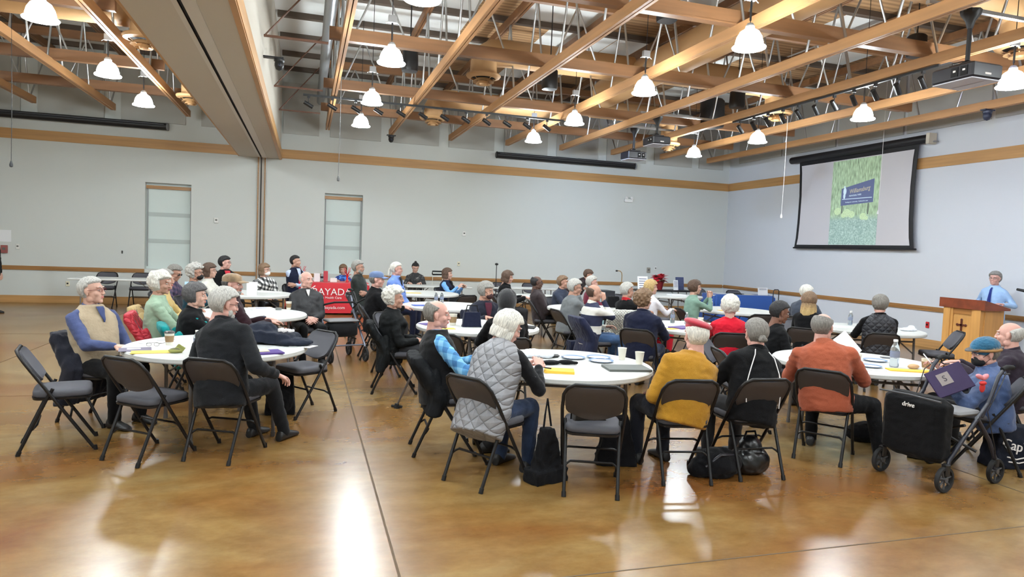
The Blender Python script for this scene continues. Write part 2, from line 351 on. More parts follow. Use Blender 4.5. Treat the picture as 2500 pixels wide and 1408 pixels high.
def diffuser(x, y, z, r, label):
    t = thing('air_diffuser', label, 'air diffuser', (x, y, z), 0, 'round ceiling air diffusers')
    MB().lathe([(r*.7,.02),(r*1.02,.02),(r*1.05,.0),(r*.98,-.03),(r*.74,-.05),(r*.7,-.02),(r*.7,.02)], 32).build('outer_ring', dt, t, 40)
    MB().lathe([(0,-.02),(r*.72,-.02),(r*.72,0),(0,0)], 24).build('throat', blackm, t, 40); MB().lathe([(r*.66,.0),(r*.66,.26),(0,.26)], 24).build('duct_neck', dt, t, 40)
    mb = MB()
    for k, (rr, z1) in enumerate(((.62,-.1),(.42,-.14))): mb.lathe([(r*rr*.7,z1+.05),(r*rr,z1),(r*rr*1.05,z1-.01),(r*rr*.6,z1+.03),(r*rr*.7,z1+.05)], 24)
    mb.lathe([(0,-.17),(r*.2,-.16),(r*.24,-.12),(0,-.1)], 16)
    for a in range(4): mb.tube([(0,0,-.15),(r*.75*math.cos(a*PI/2+.5), r*.75*math.sin(a*PI/2+.5),-.03)], .008, 5)
    mb.build('cone', dt, t, 40); return t
diffuser(2.99, 12.0, 4.78, .3, 'round air diffuser nearest the middle hanging lamps'); diffuser(2.59, 14.75, 4.47, .28, 'round air diffuser behind the black track lights')
diffuser(8.26, 14.6, 4.36, .26, 'round air diffuser behind the two small projectors'); diffuser(9.04, 11.7, 4.66, .28, 'round air diffuser behind the right track lights')
diffuser(9.13, 6.9, 4.7, .3, 'round air diffuser right of the large projector'); diffuser(-2.27, 11.0, 4.5, .27, 'round air diffuser in left bay beside header, nearer one')
diffuser(-2.19, 14.6, 4.4, .25, 'round air diffuser in left bay beside header, farther one')
# ---------------------------------------------------------------- pendant lamps
glow = mat('lamp_glass', (243,252,255), .4, emit=SHADE_E)
def lamp_proto():
    t = thing('pendant_lamp', '', 'lamp', (0,0,4.0))
    MB().lathe([(.175,0),(.18,.012),(.172,.02),(.15,.025),(.148,.06),(.132,.12),(.1,.175),(.055,.205),(.0,.21),(.0,.2),(.05,.195),(.094,.168),(.125,.115),(.14,.06),(.142,.02),(.165,.005),(.175,0)], 32).build('lamp_shade', glow, t, 50)
    MB().lathe([(0,.27),(.03,.27),(.05,.24),(.052,.2),(0,.2)], 16).build('lamp_cap', greyp, t, 40)
    mb = MB(); mb.tube([(0,0,.26),(0,0,CEIL-4.0)], .005, 6); mb.tube([(0,0,.3),(0,0,.52)], .012, 6); mb.build('hanging_rod', black, t)
    mb = MB(); mb.box((0,0,.56),(.1,.06,.09)); mb.tube([(-.09,0,.5),(0,0,.56),(.09,0,.5)], .006, 5); mb.build('ballast_box', greyp, t)
    MB().ell((0,0,.1),(.035,.035,.06)).build('bulb', mat('bulb', (255,244,225), .4, emit=30), t, 60)
    return t
LP = lamp_proto()
cols = [(-2.83, 'left bay'), (1.0, 'column nearest the header beam'), (4.6, 'middle column'), (8.5, 'column nearest the screen wall')]
rows = [(13.85,'farthest row'), (11.55,'second row'), (8.9,'third row'), (6.5,'fourth row'), (4.1,'fifth row'), (1.6,'sixth row'), (-1.2,'seventh row')]
SPOTS = [(cx, ry-(.1 if cn == 'left bay' else 0), 'glowing bell-shaped pendant lamp, %s, %s from the back wall' % (cn, rn)) for cx, cn in cols for ry, rn in rows]
SPOTS += [(-6.8, ry, 'glowing bell-shaped pendant lamp, outer left column, %s' % rn) for ry, rn in rows[1:5]]
lamps = [LP]+[dup(LP, (x, y, 4.0), 0, l, 'hanging bell lamps') for x, y, l in SPOTS[1:]]
LP.location = (SPOTS[0][0], SPOTS[0][1], 4.0); LP['label'] = SPOTS[0][2]; LP['group'] = 'hanging bell lamps'
ld = bpy.data.lights.new('lamp_light', 'AREA'); ld.shape = 'DISK'; ld.size = .27; ld.energy = LAMP_W; ld.color = LAMP_C
for o in lamps:
    lo = bpy.data.objects.new('lamp_light', ld); COL.objects.link(lo); lo.parent = o; lo.location = (0,0,0)
# ================================================================ furniture builders
pad = mat('chair_vinyl', (80,80,86), .65, bump=.1, bs=200, spec=.25)
padback = mat('chair_back_sheet', (66,60,58), .5, spec=.3)
frame = mat('chair_frame', (22,21,22), .4, spec=.35)
rub = mat('rubber', (18,18,18), .85)
def folding_chair():
    t = thing('folding_chair', '', 'chair')
    def up(f, w=.21):   # point on the inclined upright, f = 0 front foot .. 1 top
        return Vector((w, .25-.51*f, .79*f))
    # inverted U back frame, above the seat joint
    a = up(.5); top = up(.9); P = []
    for s in (1, -1):
        q = [up(.5, s*.215), up(.75, s*.222), up(.9, s*.215), up(.965, s*.19), up(1., s*.14)]
        P += q if s == 1 else q[::-1]
    MB().tube(P, .0125, 8).build('back_frame', frame, t, 60)
    for s in (1, -1):
        mb = MB(); mb.tube([up(.02, s*.205), up(.5, s*.215)], .0125, 8); mb.tube([(s*.205,.25,0),(s*.205,.243,.035)], .0165, 8); mb.build('leg', frame, t, 60)
        mb = MB(); mb.tube([(s*.185,-.245,.02),(s*.19,-.07,.42),(s*.2,-.03,.5)], .0125, 8); mb.tube([(s*.185,-.25,0),(s*.185,-.238,.035)], .0165, 8); mb.build('leg', frame, t, 60)
    # U shaped cross bars
    def ubar(f):
        return [f(-1, 0), f(-.93, .5), f(-.8, 1), f(0, 1), f(.8, 1), f(.93, .5), f(1, 0)]
    MB().tube(ubar(lambda s, k: Vector((s*.187, -.25+.175*(.2+.07*k)/.4*1., .19+.03*k))), .0085, 6).build('stretcher', frame, t, 60)
    MB().tube(ubar(lambda s, k: Vector((s*.207, up(.3+.03*k).y, up(.3+.03*k).z))), .0085, 6).build('stretcher', frame, t, 60)
    # backrest: padded sheet, curved, rounded corners
    n = Vector((0, .79, .51)).normalized()
    def bk(off, th, shrink):
        rows = []; prof = [(.705,.150),(.72,.178),(.75,.196),(.80,.203),(.87,.204),(.93,.195),(.965,.172),(.985,.13)]
        for f, w in prof:
            w -= shrink; row = []
            for i in range(11):
                u = -1+i/5; c = Vector((u*w, up(f).y, up(f).z)); bow = -.022*(1-u*u)*(1 if f < .97 else .6); c.z -= .02*(1-u*u)*(1 if f < .71 else 0)
                row.append(c+n*(bow+off))
            rows.append(row)
        vs = []; k = len(rows)
        for row in rows: vs += row
        for row in rows: vs += [v+n*th for v in row]
        fs = []; m = 11; o = k*m
        for i in range(k-1):
            for j in range(m-1): fs += [(i*m+j, i*m+m+j, i*m+m+j+1, i*m+j+1), (o+i*m+j, o+i*m+j+1, o+i*m+m+j+1, o+i*m+m+j)]
        bd = [j for j in range(m)]+[i*m+m-1 for i in range(1, k)]+[(k-1)*m+j for j in range(m-2, -1, -1)]+[i*m for i in range(k-2, 0, -1)]
        for i in range(len(bd)):
            a_, b_ = bd[i], bd[(i+1) % len(bd)]; fs.append((a_, b_, o+b_, o+a_))
        return vs, fs
    MB().add(*bk(-.006, .006, 0)).build('back_sheet', padback, t, 40)
    MB().add(*bk(.0, .022, .006)).build('backrest', pad, t, 40)
    # seat
    mb = MB(); rings = []
    def sr(z, g, bl):
        pts = []
        for i in range(32):
            a_ = 2*PI*i/32; c, s_ = math.cos(a_), math.sin(a_); e = .35
            x = math.copysign(abs(c)**e, c)*(.205-g); y = math.copysign(abs(s_)**e, s_)*(.195-g)
            x *= 1-.07*(1-(y/.2+1)/2)
            pts.append((x, y+.03, z+bl*(1-(x/.2)**2)*(1-(y/.2)**2)))
        return pts
    rings = [sr(.43,.008,0), sr(.44,0,0), sr(.468,0,0), sr(.482,.012,.0), sr(.487,.05,.004), sr(.489,.14,.006)]
    mb.loft(rings); mb.build('seat', pad, t, 50)
    MB().loft([sr(.412,.0,0), sr(.43,-.004,0)]).build('seat_pan', frame, t, 40)
    return t
CHAIR0 = folding_chair(); chair_used = [False]
def place_chair(x, y, ang, label, group='grey folding chairs round the tables'):
    rz = R(ang-90)
    if not chair_used[0]:
        chair_used[0] = True; CHAIR0.location = (x, y, 0); CHAIR0.rotation_euler = (0,0,rz); CHAIR0['label'] = label; CHAIR0['group'] = group
        KIDS[CHAIR0.name] = [c for c in COL.objects if c.parent == CHAIR0]; return CHAIR0
    return dup(CHAIR0, (x, y, 0), rz, label, group)
ttop = mat('table_top', (203,205,202), .42, bump=.05, bs=300, var=.03, vs=80)
tleg = mat('table_leg', (104,100,98), .4)
def round_table():
    t = thing('round_table', '', 'table')
    r = .762
    MB().lathe([(0,.705),(r-.05,.705),(r-.03,.692),(r-.008,.692),(r,.702),(r,.73),(r-.012,.741),(r-.03,.742),(0,.742)], 72).build('tabletop', ttop, t, 30)
    for sx in (1, -1):
        for sy in (1, -1):
            mb = MB(); mb.tube([(sx*.33, sy*.5, .7), (sx*.33, sy*.52, .03)], .016, 8); mb.tube([(sx*.33, sy*.52, .04),(sx*.33, sy*.521, 0)], .02, 8); mb.build('leg', tleg, t, 60)
        MB().tube([(sx*.33,-.51,.6),(sx*.33,.51,.6)], .013, 8).build('crossbar', tleg, t, 60)
    for sy in (1, -1):
        mb = MB(); mb.tube([(.33, sy*.51, .42), (.06, sy*.3, .69)], .01, 6); mb.tube([(-.33, sy*.51, .42), (-.06, sy*.3, .69)], .01, 6); mb.build('brace', tleg, t, 60)
    return t
def rect_table(x, y, L_, Wd, ang, label, m=None):
    t = thing('folding_table', label, 'table', (x, y, 0), R(ang))
    MB().box((0,0,.722), (L_, Wd, .04), bev=.012).build('tabletop', m or ttop, t)
    for s in (1, -1):
        for sy in (1, -1): MB().tube([(s*(L_/2-.25), sy*(Wd/2-.08), .7),(s*(L_/2-.22), sy*(Wd/2-.08), 0)], .014, 8).build('leg', tleg, t, 60)
        mb = MB(); mb.tube([(s*(L_/2-.23), -(Wd/2-.08), .15),(s*(L_/2-.23), Wd/2-.08, .15)], .01, 6); mb.tube([(s*(L_/2-.24), 0, .4),(s*(L_/2-.6), 0, .69)], .009, 6); mb.build('brace', tleg, t, 60)
    return t
# ---------------------------------------------------------------- round tables
RTAB = [(-.72,6.5,20,'white round folding table at front left, beneath a black tote bag'),
 (2.16,5.42,70,'white round folding table in the front middle with two paper cups and a grey folder'),
 (5.2,5.33,60,'white round folding table at front right with a water bottle and yellow envelope'),
 (2.07,8.1,10,'white round folding table in the middle with a black tray on its right edge'),
 (5.1,8.15,40,'white round folding table with purple folder behind the man in a beret'),
 (8.05,8.05,75,'white round folding table nearest the wooden lectern'),
 (-.72,9.3,30,'white round folding table beside the bald man in the black tracksuit'),
 (-.95,12.75,50,'white round folding table in front of the plaid-shirted woman with white mask'),
 (2.27,10.87,0,'white round folding table with yellow envelope and two bottles behind the curly white-haired woman'),
 (2.3,13.75,20,'white round folding table in front of the woman with the navy vest'),
 (4.75,13.3,15,'white round folding table behind the bald man leaning back in a dark jacket'),
 (4.75,10.75,15,'white round folding table among the men in striped and grey sweaters'),
 (8.6,14.7,0,'white round folding table in front of the poinsettia stand'),
 (7.7,10.85,0,'white round folding table at the elbows of the woman in sage green')]
rt0 = round_table()
KIDS[rt0.name] = [c for c in COL.objects if c.parent == rt0]
for i, (x, y, a, l) in enumerate(RTAB):
    if i == 0: o = rt0; o.location = (x, y, 0); o.rotation_euler = (0,0,R(a)); o['label'] = l; o['group'] = 'round folding tables'
    else: dup(rt0, (x, y, 0), R(a), l, 'round folding tables')
# ---------------------------------------------------------------- empty chairs
for x, y, a, l in [
 (-1.83,6.08,14,'empty grey folding chair farthest left, turned sideways to front left table'),
 (-1.12,5.72,51,'empty grey folding chair at front left between two other chairs, back to camera'),
 (.02,6.95,217,'empty grey folding chair facing the camera at right of front left table'),
 (2.02,4.45,68,'empty grey folding chair with a small dark purse on its seat'),
 (4.2,5.75,-15,'empty grey folding chair hidden behind the man in the orange shirt'),
 (4.45,6.4,-50,'empty grey folding chair turned to camera behind the woman with grey bun'),
 (8.72,7.42,148,'empty grey folding chair seen from the side in front of the lectern'),
 (7.3,9.68,78,'empty grey folding chair backing the camera right of the white-haired woman in red'),
 (6.6,11.75,-40,'empty grey folding chair left of the blue-clothed table, behind the sage green sweater'),
 (1.5,7.12,60,'empty grey folding chair with back to camera beside the blue plaid shirt'),
 (1.18,8.95,-48,'empty grey folding chair facing camera behind the curly white-haired woman'),
 (2.55,9.85,95,'empty grey folding chair between the two middle tables, back to camera'),
 (2.9,12.75,110,'empty grey folding chair with dark back near the woman in the navy vest'),
 (-4.35,17.45,-90,'empty grey folding chair behind the bare left table, left one'),
 (-3.62,17.45,-90,'empty grey folding chair behind the bare left table, right one'),
 (5.9,17.35,-90,'empty grey folding chair against the back wall right of microphone stand'),
 (5.05,17.35,-90,'empty grey folding chair against the back wall left of microphone stand'),
 (10.7,16.6,-95,'empty grey folding chair behind the blue cloth, left one'),
 (11.55,16.2,-100,'empty grey folding chair behind the blue cloth, right one'),
 (6.5,13.6,200,'empty grey folding chair with emblem bag at the back right tables'),
 (4.62,9.28,75,'empty folding chair hung with a crocheted white shawl'),
 (6.95,8.7,200,'empty grey folding chair beyond the profile woman in black'),
 ]:
    place_chair(x, y, a, l)
# ---------------------------------------------------------------- long tables
rect_table(-3.75, 16.3, 1.83, .76, 0, 'bare white rectangular folding table by the left window')
rect_table(3.1, 16.3, 1.6, .76, 0, 'white rectangular folding table of the woman in printed sweatshirt')
rect_table(5.35, 16.4, 1.83, .6, 0, 'bare grey rectangular folding table under the microphone stand')
def cloth_table(x, y, L_, Wd, H, ang, rgb, label, mname):
    m = mat(mname, rgb, .7, bump=.15, bs=5, fuzz=.2)
    t = thing('cloth_table', label, 'table', (x, y, 0), R(ang))
    MB().box((0,0,.72), (L_, Wd, .03)).build('tabletop', ttop, t)
    for s in (1, -1):
        for sy in (1, -1): MB().tube([(s*(L_/2-.2), sy*(Wd/2-.1), .7),(s*(L_/2-.2), sy*(Wd/2-.1), 0)], .014, 8).build('leg', tleg, t, 60)
    # draped cloth: rounded-rectangle rings with folds growing towards the hem
    rings = []; n = 120
    for z, g in ((H+.002,-.02),(H,0),(H-.03,.012),(H-.25,.02),(.35,.028),(.04,.035)):
        pts = []
        for i in range(n):
            a = 2*PI*i/n; c, s_ = math.cos(a), math.sin(a); e = .12
            f = g+(H-z)*.035*(math.sin(a*19)+.6*math.sin(a*31+1)) if z < H-.02 else g
            pts.append((math.copysign(abs(c)**e, c)*(L_/2+f), math.copysign(abs(s_)**e, s_)*(Wd/2+f), z))
        rings.append(pts)
    MB().loft(rings[::-1]).build('cloth', m, t, 40); return t
red = cloth_table(.55, 16.75, 1.85, .8, .745, 0, (196,30,44), 'folding table under a bright red printed cloth with white lettering', 'red_cloth')
wt = mat('print_white', (236,232,230), .6)
def stand(M_): return M_
FR = TR(0, 0, 0)
def front(x, z, y=-.44): return TR(x, y, z) @ RT('X', 90)
text('lettering', 'BAYADA', .225, wt, red, front(.07, .53, -.452), sx=1.0); text('lettering', 'Home Health Care', .075, wt, red, front(.0, .4, -.458)); text('lettering', 'www.bayada.com', .1, wt, red, front(.02, .17, -.468))
text('lettering', '®', .06, wt, red, front(.56, .59, -.452))
MB().ell((0,0,0),(.035,.004,.012), TR(-.33,-.455,.655) @ RT('Y', -35)).ell((0,0,0),(.03,.004,.01), TR(-.36,-.455,.62) @ RT('Y', 30)).build('dove_mark', wt, red, 40)
blue = cloth_table(11.1, 15.5, 1.75, .7, .745, -8, (28,74,146), 'folding table under a royal blue cloth beside the screen wall', 'blue_cloth')
text('lettering', 'CC', .16, wt, blue, front(-.52, .42, -.41), sx=.9)
bt = rect_table(9.6, 16.9, 1.8, .6, 0, 'low black display table carrying the poinsettia', mat('black_laminate', (24,24,26), .5))
# ---------------------------------------------------------------- lectern
oak = mat('oak', (198,146,80), .4, var=.12, vs=4, stretch=(3,3,.4)); cherry = mat('cherry_top', (120,58,34), .3, var=.25, vs=4, stretch=(.5,2,2)); dkw = mat('dark_wood', (84,38,22), .4)
pt = thing('lectern', 'oak lectern with cherry sloped top and dark wooden cross', 'lectern', (11.02+.27, 8.98, 0)); pt.scale = (.8,1,1)
MB().box((0,0,.5), (.62,.7,1.0)).build('body', oak, pt)
MB().box((.0,0,.03), (.68,.76,.06)).build('base_plinth', oak, pt)
mb = MB(); mb.box((-.335,-.285,.53),(.05,.13,.94)); mb.box((-.335,.285,.53),(.05,.13,.94)); mb.box((-.325,-.2,.53),(.03,.05,.94)); mb.box((-.325,.2,.53),(.03,.05,.94)); mb.build('pilaster', oak, pt)
MB().box((-.318,0,.94),(.014,.36,.1)).build('upper_panel', mat('oak_shade', (164,112,56), .4), pt)
MB().box((-.32,0,.47),(.02,.34,.78), bev=.008).build('front_panel', oak, pt)
MB().box((0,-.355,.53),(.5,.02,.86)).build('side_panel', oak, pt)
mb = MB(); top = [(-.38,-.43,.99),(.36,-.43,.99),(.36,.43,.99),(-.38,.43,.99),(-.38,-.43,1.16),(.36,-.43,1.03),(.36,.43,1.03),(-.38,.43,1.16)]
mb.add(top, [(0,3,2,1),(4,5,6,7),(0,1,5,4),(1,2,6,5),(2,3,7,6),(3,0,4,7)]); mb.build('top', cherry, pt)
mb = MB(); mb.box((-.34,0,.66),(.02,.03,.26)); mb.box((-.34,0,.7),(.02,.16,.03))
for yy, zz in ((0,.79),(0,.53),(.08,.7),(-.08,.7)): mb.ell((-.34,yy,zz),(.01,.024,.024))
mb.build('cross', dkw, pt, 40)
tag(MB().box((0,0,0),(.3,.4,.012), RT('Y', 10)).build('open_booklet', mat('paper_white', (238,238,238), .7), None, loc=(11.32,8.98,1.118)), 'thin open notes lying on lectern top', 'papers')
# ---------------------------------------------------------------- screens
casing = mat('screen_case', (20,20,24), .45)
def screen_case(name, L_, M_loc, rz, label):
    t = thing(name, label, 'projection screen', M_loc, rz)
    MB().tube([(-L_/2,0,0),(L_/2,0,0)], .085, 12).build('housing', casing, t, 60)
    for s in (1, -1):
        MB().lathe([(0,0),(.085,0),(.095,.01),(.095,.03),(.08,.045),(0,.045)], 12, M=TR(s*L_/2,0,0) @ RT('Y', 90*s)).build('end_cap', casing if s < 0 else mat('cap_metal', (120,122,126), .4), t, 40)
        MB().box((s*(L_/2-.15), .06, .03),(.05,.12,.05)).build('wall_bracket', greyp, t)
    mb = MB(); mb.box((0,-.06,.04),(L_-.1,.04,.02)); mb.build('housing_lip', mat('lip_grey', (60,60,66), .4), t)
    return t
screen_case('rolled_screen', 4.2, (7.13, D-.13, 4.29), 0, 'rolled-up black projection screen case on the back wall')
screen_case('rolled_screen', 4.6, (-5.55, D-.13, 4.30), 0, 'rolled-up black projection screen case in left bay')
sc = thing('projection_screen', 'lowered projection screen with slide of a blue park sign', 'projection screen', (RX-.02, 13.25, 0), 0)
MB().tube([(-.12,-2.07,4.37),(-.12,2.12,4.37)], .09, 10).build('housing', casing, sc, 60)
MB().box((-.12,-2.12,4.36),(.2,.08,.22)).build('end_cap', mat('cap_beige', (196,188,170), .5), sc)
MB().box((-.06,-2.1,4.3),(.11,.2,.03)).box((-.06,2.0,4.3),(.11,.1,.03)).build('wall_bracket', greyp, sc)
ws = mat('screen_cloth', (200,198,200), .85)
ys_ = [(4.3,1.83,-1.82),(4.0,1.80,-1.80),(3.4,1.765,-1.78),(2.7,1.775,-1.80),(2.3,1.80,-1.835),(2.06,1.84,-1.87)]
def sheet(g, x, z0=None, z1=None):
    vs = []; fs = []
    for z, a, b_ in ys_:
        z = min(z, 4.3 if z1 is None else z1); z = max(z, 2.06 if z0 is None else z0)
        vs += [(x, a-g, z), (x, b_+g, z)]
    for z, a, b_ in ys_:
        z = min(z, 4.3 if z1 is None else z1); z = max(z, 2.06 if z0 is None else z0)
        vs += [(x+.006, a-g, z), (x+.006, b_+g, z)]
    k = len(ys_)
    for i in range(k-1): fs += [(2*i,2*i+1,2*i+3,2*i+2),(2*k+2*i,2*k+2*i+2,2*k+2*i+3,2*k+2*i+1),(2*i,2*i+2,2*k+2*i+2,2*k+2*i),(2*i+1,2*k+2*i+1,2*k+2*i+3,2*i+3)]
    fs += [(0,2*k,2*k+1,1),(2*k-2,2*k-1,4*k-1,4*k-2)]
    return MB().add(vs, fs)
sheet(0, -.10).build('border', casing, sc); sheet(.1, -.112, 2.13, 4.19).build('screen_surface', ws, sc)
MB().tube([(-.1,-1.93,2.05),(-.1,1.87,2.05)], .02, 8).build('bottom_bar', casing, sc, 60)
# slide picture (light thrown on the cloth): trees, sign, bushes, lawn
sl = mat('slide_picture', (150,180,150), .9); nt = sl.node_tree; b = nt.nodes['Principled BSDF']
tc = N(sl, 'ShaderNodeTexCoord'); sp = N(sl, 'ShaderNodeSeparateXYZ'); L(sl, tc.outputs['Object'], sp.inputs[0])
mp1 = N(sl, 'ShaderNodeMapping'); mp1.inputs['Scale'].default_value = (1,22,5); L(sl, tc.outputs['Object'], mp1.inputs[0])
na = N(sl, 'ShaderNodeTexNoise', i_Scale=1.3, i_Detail=6.); L(sl, mp1.outputs[0], na.inputs['Vector'])
trees = ramp(sl, na.outputs[0], [(.3,(118,136,112)),(.45,(152,176,142)),(.6,(170,196,162)),(.75,(196,214,188))])
nb = N(sl, 'ShaderNodeTexNoise', i_Scale=30., i_Detail=6.); L(sl, tc.outputs['Object'], nb.inputs['Vector'])
lawn = ramp(sl, nb.outputs[0], [(.3,(126,152,144)),(.5,(150,176,166)),(.7,(184,204,194))])
mm = N(sl, 'ShaderNodeMapRange', i_From_Min=2.72, i_From_Max=2.86); L(sl, sp.outputs[2], mm.inputs[0])
mx = N(sl, 'ShaderNodeMix', data_type='RGBA'); L(sl, mm.outputs[0], mx.inputs[0]); L(sl, lawn.outputs[0], mx.inputs[6]); L(sl, trees.outputs[0], mx.inputs[7])
L(sl, mx.outputs[2], b.inputs['Base Color']); L(sl, mx.outputs[2], b.inputs['Emission Color']); b.inputs['Emission Strength'].default_value = .26
def pic(y0, y1, z0, z1, x, m, name):
    return pbox(name, x, x+.003, y0-13.39, y1-13.39, z0, z1, m, sc)
pic(12.53, 13.99, 2.135, 4.17, -.117, sl, 'slide_picture')
sb = mat('slide_sign_blue', (96,106,140), .9, emit=.24)
vs = [(-.121, 12.68-13.39, 3.66), (-.121, 13.66-13.39, 3.49), (-.121, 13.66-13.39, 3.08), (-.121, 12.68-13.39, 3.12)]
MB().add(vs+[(x+.003, y, z) for x, y, z in vs], [(0,1,2,3),(7,6,5,4),(0,4,5,1),(1,5,6,2),(2,6,7,3),(3,7,4,0)]).build('slide_sign', sb, sc)
st_ = mat('slide_ink', (205,225,235), .9, emit=.25); gl = mat('slide_gold', (196,190,160), .9, emit=.2)
def wallM(y, z, x=-.124, roll=0): return TR(x, y-13.39, z) @ RT('Z', -90) @ RT('X', 90) @ RT('Z', roll)
text('lettering', 'Williamsburg', .15, gl, sc, wallM(13.1, 3.43, roll=6), shear=.3, sx=.78); text('lettering', 'MEMORIAL PARK', .055, st_, sc, wallM(13.22, 3.31, roll=3), sx=.9)
text('lettering', 'Serving your community · Dedicated to care', .038, st_, sc, wallM(13.17, 3.16, roll=1))
pbox('slide_line', -.124, -.121, 12.72-13.39, 13.62-13.39, 3.225, 3.24, st_, sc)
mb = MB(); mb.ell((-.123,13.56-13.39,3.52),(.002,.025,.035)); mb.ell((-.123,13.55-13.39,3.42),(.002,.05,.09)); mb.ell((-.123,13.56-13.39,3.31),(.002,.035,.07)); mb.build('slide_figure', st_, sc, 40)
bush = mat('slide_bush', (190,212,170), .9, emit=.22, var=.25, vs=40)
mb = MB()
for yy, zz, r in ((13.45,2.9,.12),(13.3,2.86,.1),(13.55,2.85,.08),(12.95,2.8,.1),(13.75,2.95,.11),(12.85,2.76,.06)): mb.ell((-.121,yy-13.39,zz),(.002,r,r*.8))
mb.build('slide_bushes', bush, sc, 40)
pic(12.8, 12.83, 2.85, 3.1, -.12, mat('slide_post', (96,104,96), .9, emit=.1), 'slide_post'); pic(13.6, 13.63, 2.85, 3.1, -.12, MAT['slide_post'], 'slide_post')
# ---------------------------------------------------------------- projectors
def projector(x, y, z, sx_, sy_, sz_, rz, top, label, lightface=False):
    t = thing('projector', label, 'projector', (x, y, z), R(rz))
    MB().box((0,0,0),(sx_,sy_,sz_), bev=.02).build('housing', mat('projector_black', (26,26,34), .35), t)
    MB().box((0,0,-sz_/2-.004),(sx_*.94,sy_*.94,.012)).box((sx_*.1,0,-sz_/2-.012),(sx_*.05,sy_*.8,.008)).build('bottom_plate', mat('projector_plate', (188,188,200), .4), t)
    mb = MB(); mb.lathe([(0,0),(.05,0),(.055,.05),(.045,.06),(0,.05)], 20, M=TR(sx_/2,sy_*.15,0) @ RT('Y', 90)); mb.build('lens', mat('lens_glass', (40,44,60), .08), t, 40)
    mb = MB()
    for k in range(2): mb.box((-sx_/2-.003, -sy_*.3+k*sy_*.22, .0),(.006,sy_*.16,sz_*.6))
    mb.build('vent', blackm, t)
    mb = MB()
    for k in range(2): mb.box((-sx_/2-.007, -sy_*.3+k*sy_*.22, sz_*.05),(.003,sy_*.06,sz_*.12))
    mb.box((0,-sy_/2-.002,-sz_*.2),(sx_*.2,.003,sz_*.12)); mb.build('badge', wt, t)
    mb = MB(); mb.tube([(0,0,sz_/2),(0,0,top-.16)], .024, 12); mb.lathe([(.03,0),(.045,.02),(.03,.04)], 12, c=(0,0,sz_/2+.04)); mb.build('pole', black, t, 50)
    MB().box((0,0,sz_/2+.02),(sx_*.5,sy_*.5,.03)).build('mount_plate', black, t); MB().lathe([(.03,-.2),(.05,-.12),(.1,-.05),(.11,0),(0,0)], 8, c=(0,0,top)).build('ceiling_mount', black, t, 40)
    Mr = TR(0,0,0) @ Matrix.Rotation(-R(rz), 4, 'Z'); x0_, x1_ = 6.45-x, 8.2-x
    MB().box(((x0_+x1_)/2,0,ZB+.165-z),(x1_-x0_,.05,.04), Mr).build('mount_rail', steel, t); MB().tube([(0,0,top-.02),(0,0,ZB+.15-z)], .02, 8).build('mount_stem', black, t)
    mb = MB()
    for k in range(3): mb.tube([(-.15+.1*k,.05,sz_/2+.01),(-.1+.09*k,.1,sz_/2+.06),(.02,.03,sz_/2+.09),(.02,.02,top*.5),(.03,.01,top-.1)], .006, 6)
    mb.build('cable', black, t, 60)
    return t
projector(7.08, 5.95, 3.86, .44, .52, .17, 0, .72, 'large black ceiling projector hanging at the upper right corner of view')
projector(6.85, 12.6, 4.03, .4, .46, .16, 0, .5, 'small black ceiling projector, the upper of two above the back wall screen case')
projector(7.1, 14.1, 3.93, .42, .46, .17, 90, .62, 'small black ceiling projector, lower of two, just above the rolled screen')
pl = bpy.data.lights.new('cool_wall_fill', 'SPOT'); pl.energy = 150; pl.color = (.42,.52,1.2); pl.spot_size = R(100); pl.spot_blend = 1; pl.shadow_soft_size = .04  # added cool fill for the right wall, set at the large projector
po = bpy.data.objects.new('cool_wall_fill', pl); COL.objects.link(po); po.location = (7.38, 6.1, 3.84); po.rotation_euler = Vector((5.2, 3.2, -1.6)).to_track_quat('-Z', 'Y').to_euler()
# ---------------------------------------------------------------- track lights
def track_head(name_lab, loc, aim, parent_group):
    t = thing('track_light', name_lab, 'spotlight', loc, 0, parent_group)
    MB().box((0,0,-.02),(.05,.03,.04)).tube([(0,0,-.02),(0,0,-.13)], .007, 6).build('stem', black, t)
    a = Vector(aim).normalized(); q = a.to_track_quat('Z', 'Y').to_matrix().to_4x4()
    MB().lathe([(0,-.09),(.036,-.09),(.038,.09),(.032,.09),(.03,.07),(0,.07)], 16, M=TR(0,0,-.16) @ q).build('can', black, t, 40)
    MB().lathe([(0,.071),(.029,.071),(.029,.075),(0,.075)], 16, M=TR(0,0,-.16) @ q).build('lens', greyp, t, 40)
    return t
def head_light(t, target, e):
    l = bpy.data.lights.new('spot_beam', 'SPOT'); l.energy = e; l.color = (.6,.78,1.12); l.spot_size = R(95); l.spot_blend = 1; l.shadow_soft_size = .03
    o = bpy.data.objects.new('spot_beam', l); COL.objects.link(o); o.parent = t; v = (Vector(target)-t.location); o.location = Vector((0,0,-.16))+v.normalized()*.1; o.rotation_euler = v.to_track_quat('-Z', 'Y').to_euler()
tk = tag(MB().box((2.48, 13.3, 4.395),(5.15,.04,.035)).build('light_track', black), 'long black lighting track under the second cross truss', 'light track')
NUM = ['first','second','third','fourth','fifth','sixth','seventh','eighth','ninth','tenth','eleventh','twelfth','thirteenth']
for i in range(12):
    th = track_head('black track spotlight on the crosswise track, %s from the left' % NUM[i], (.0+.427*i, 13.3, 4.38), (.9,.1+.08*(i%3),-.45), 'black track spotlights')
    if i in (7, 9, 11): head_light(th, (8.2+i*.3, 18, 2.2), 210)
tk2 = tag(MB().box((8.09, 9.5, 4.4),(.035,4.6,.03)).build('light_track', black), 'black lighting track under the truss near the screen wall', 'light track')
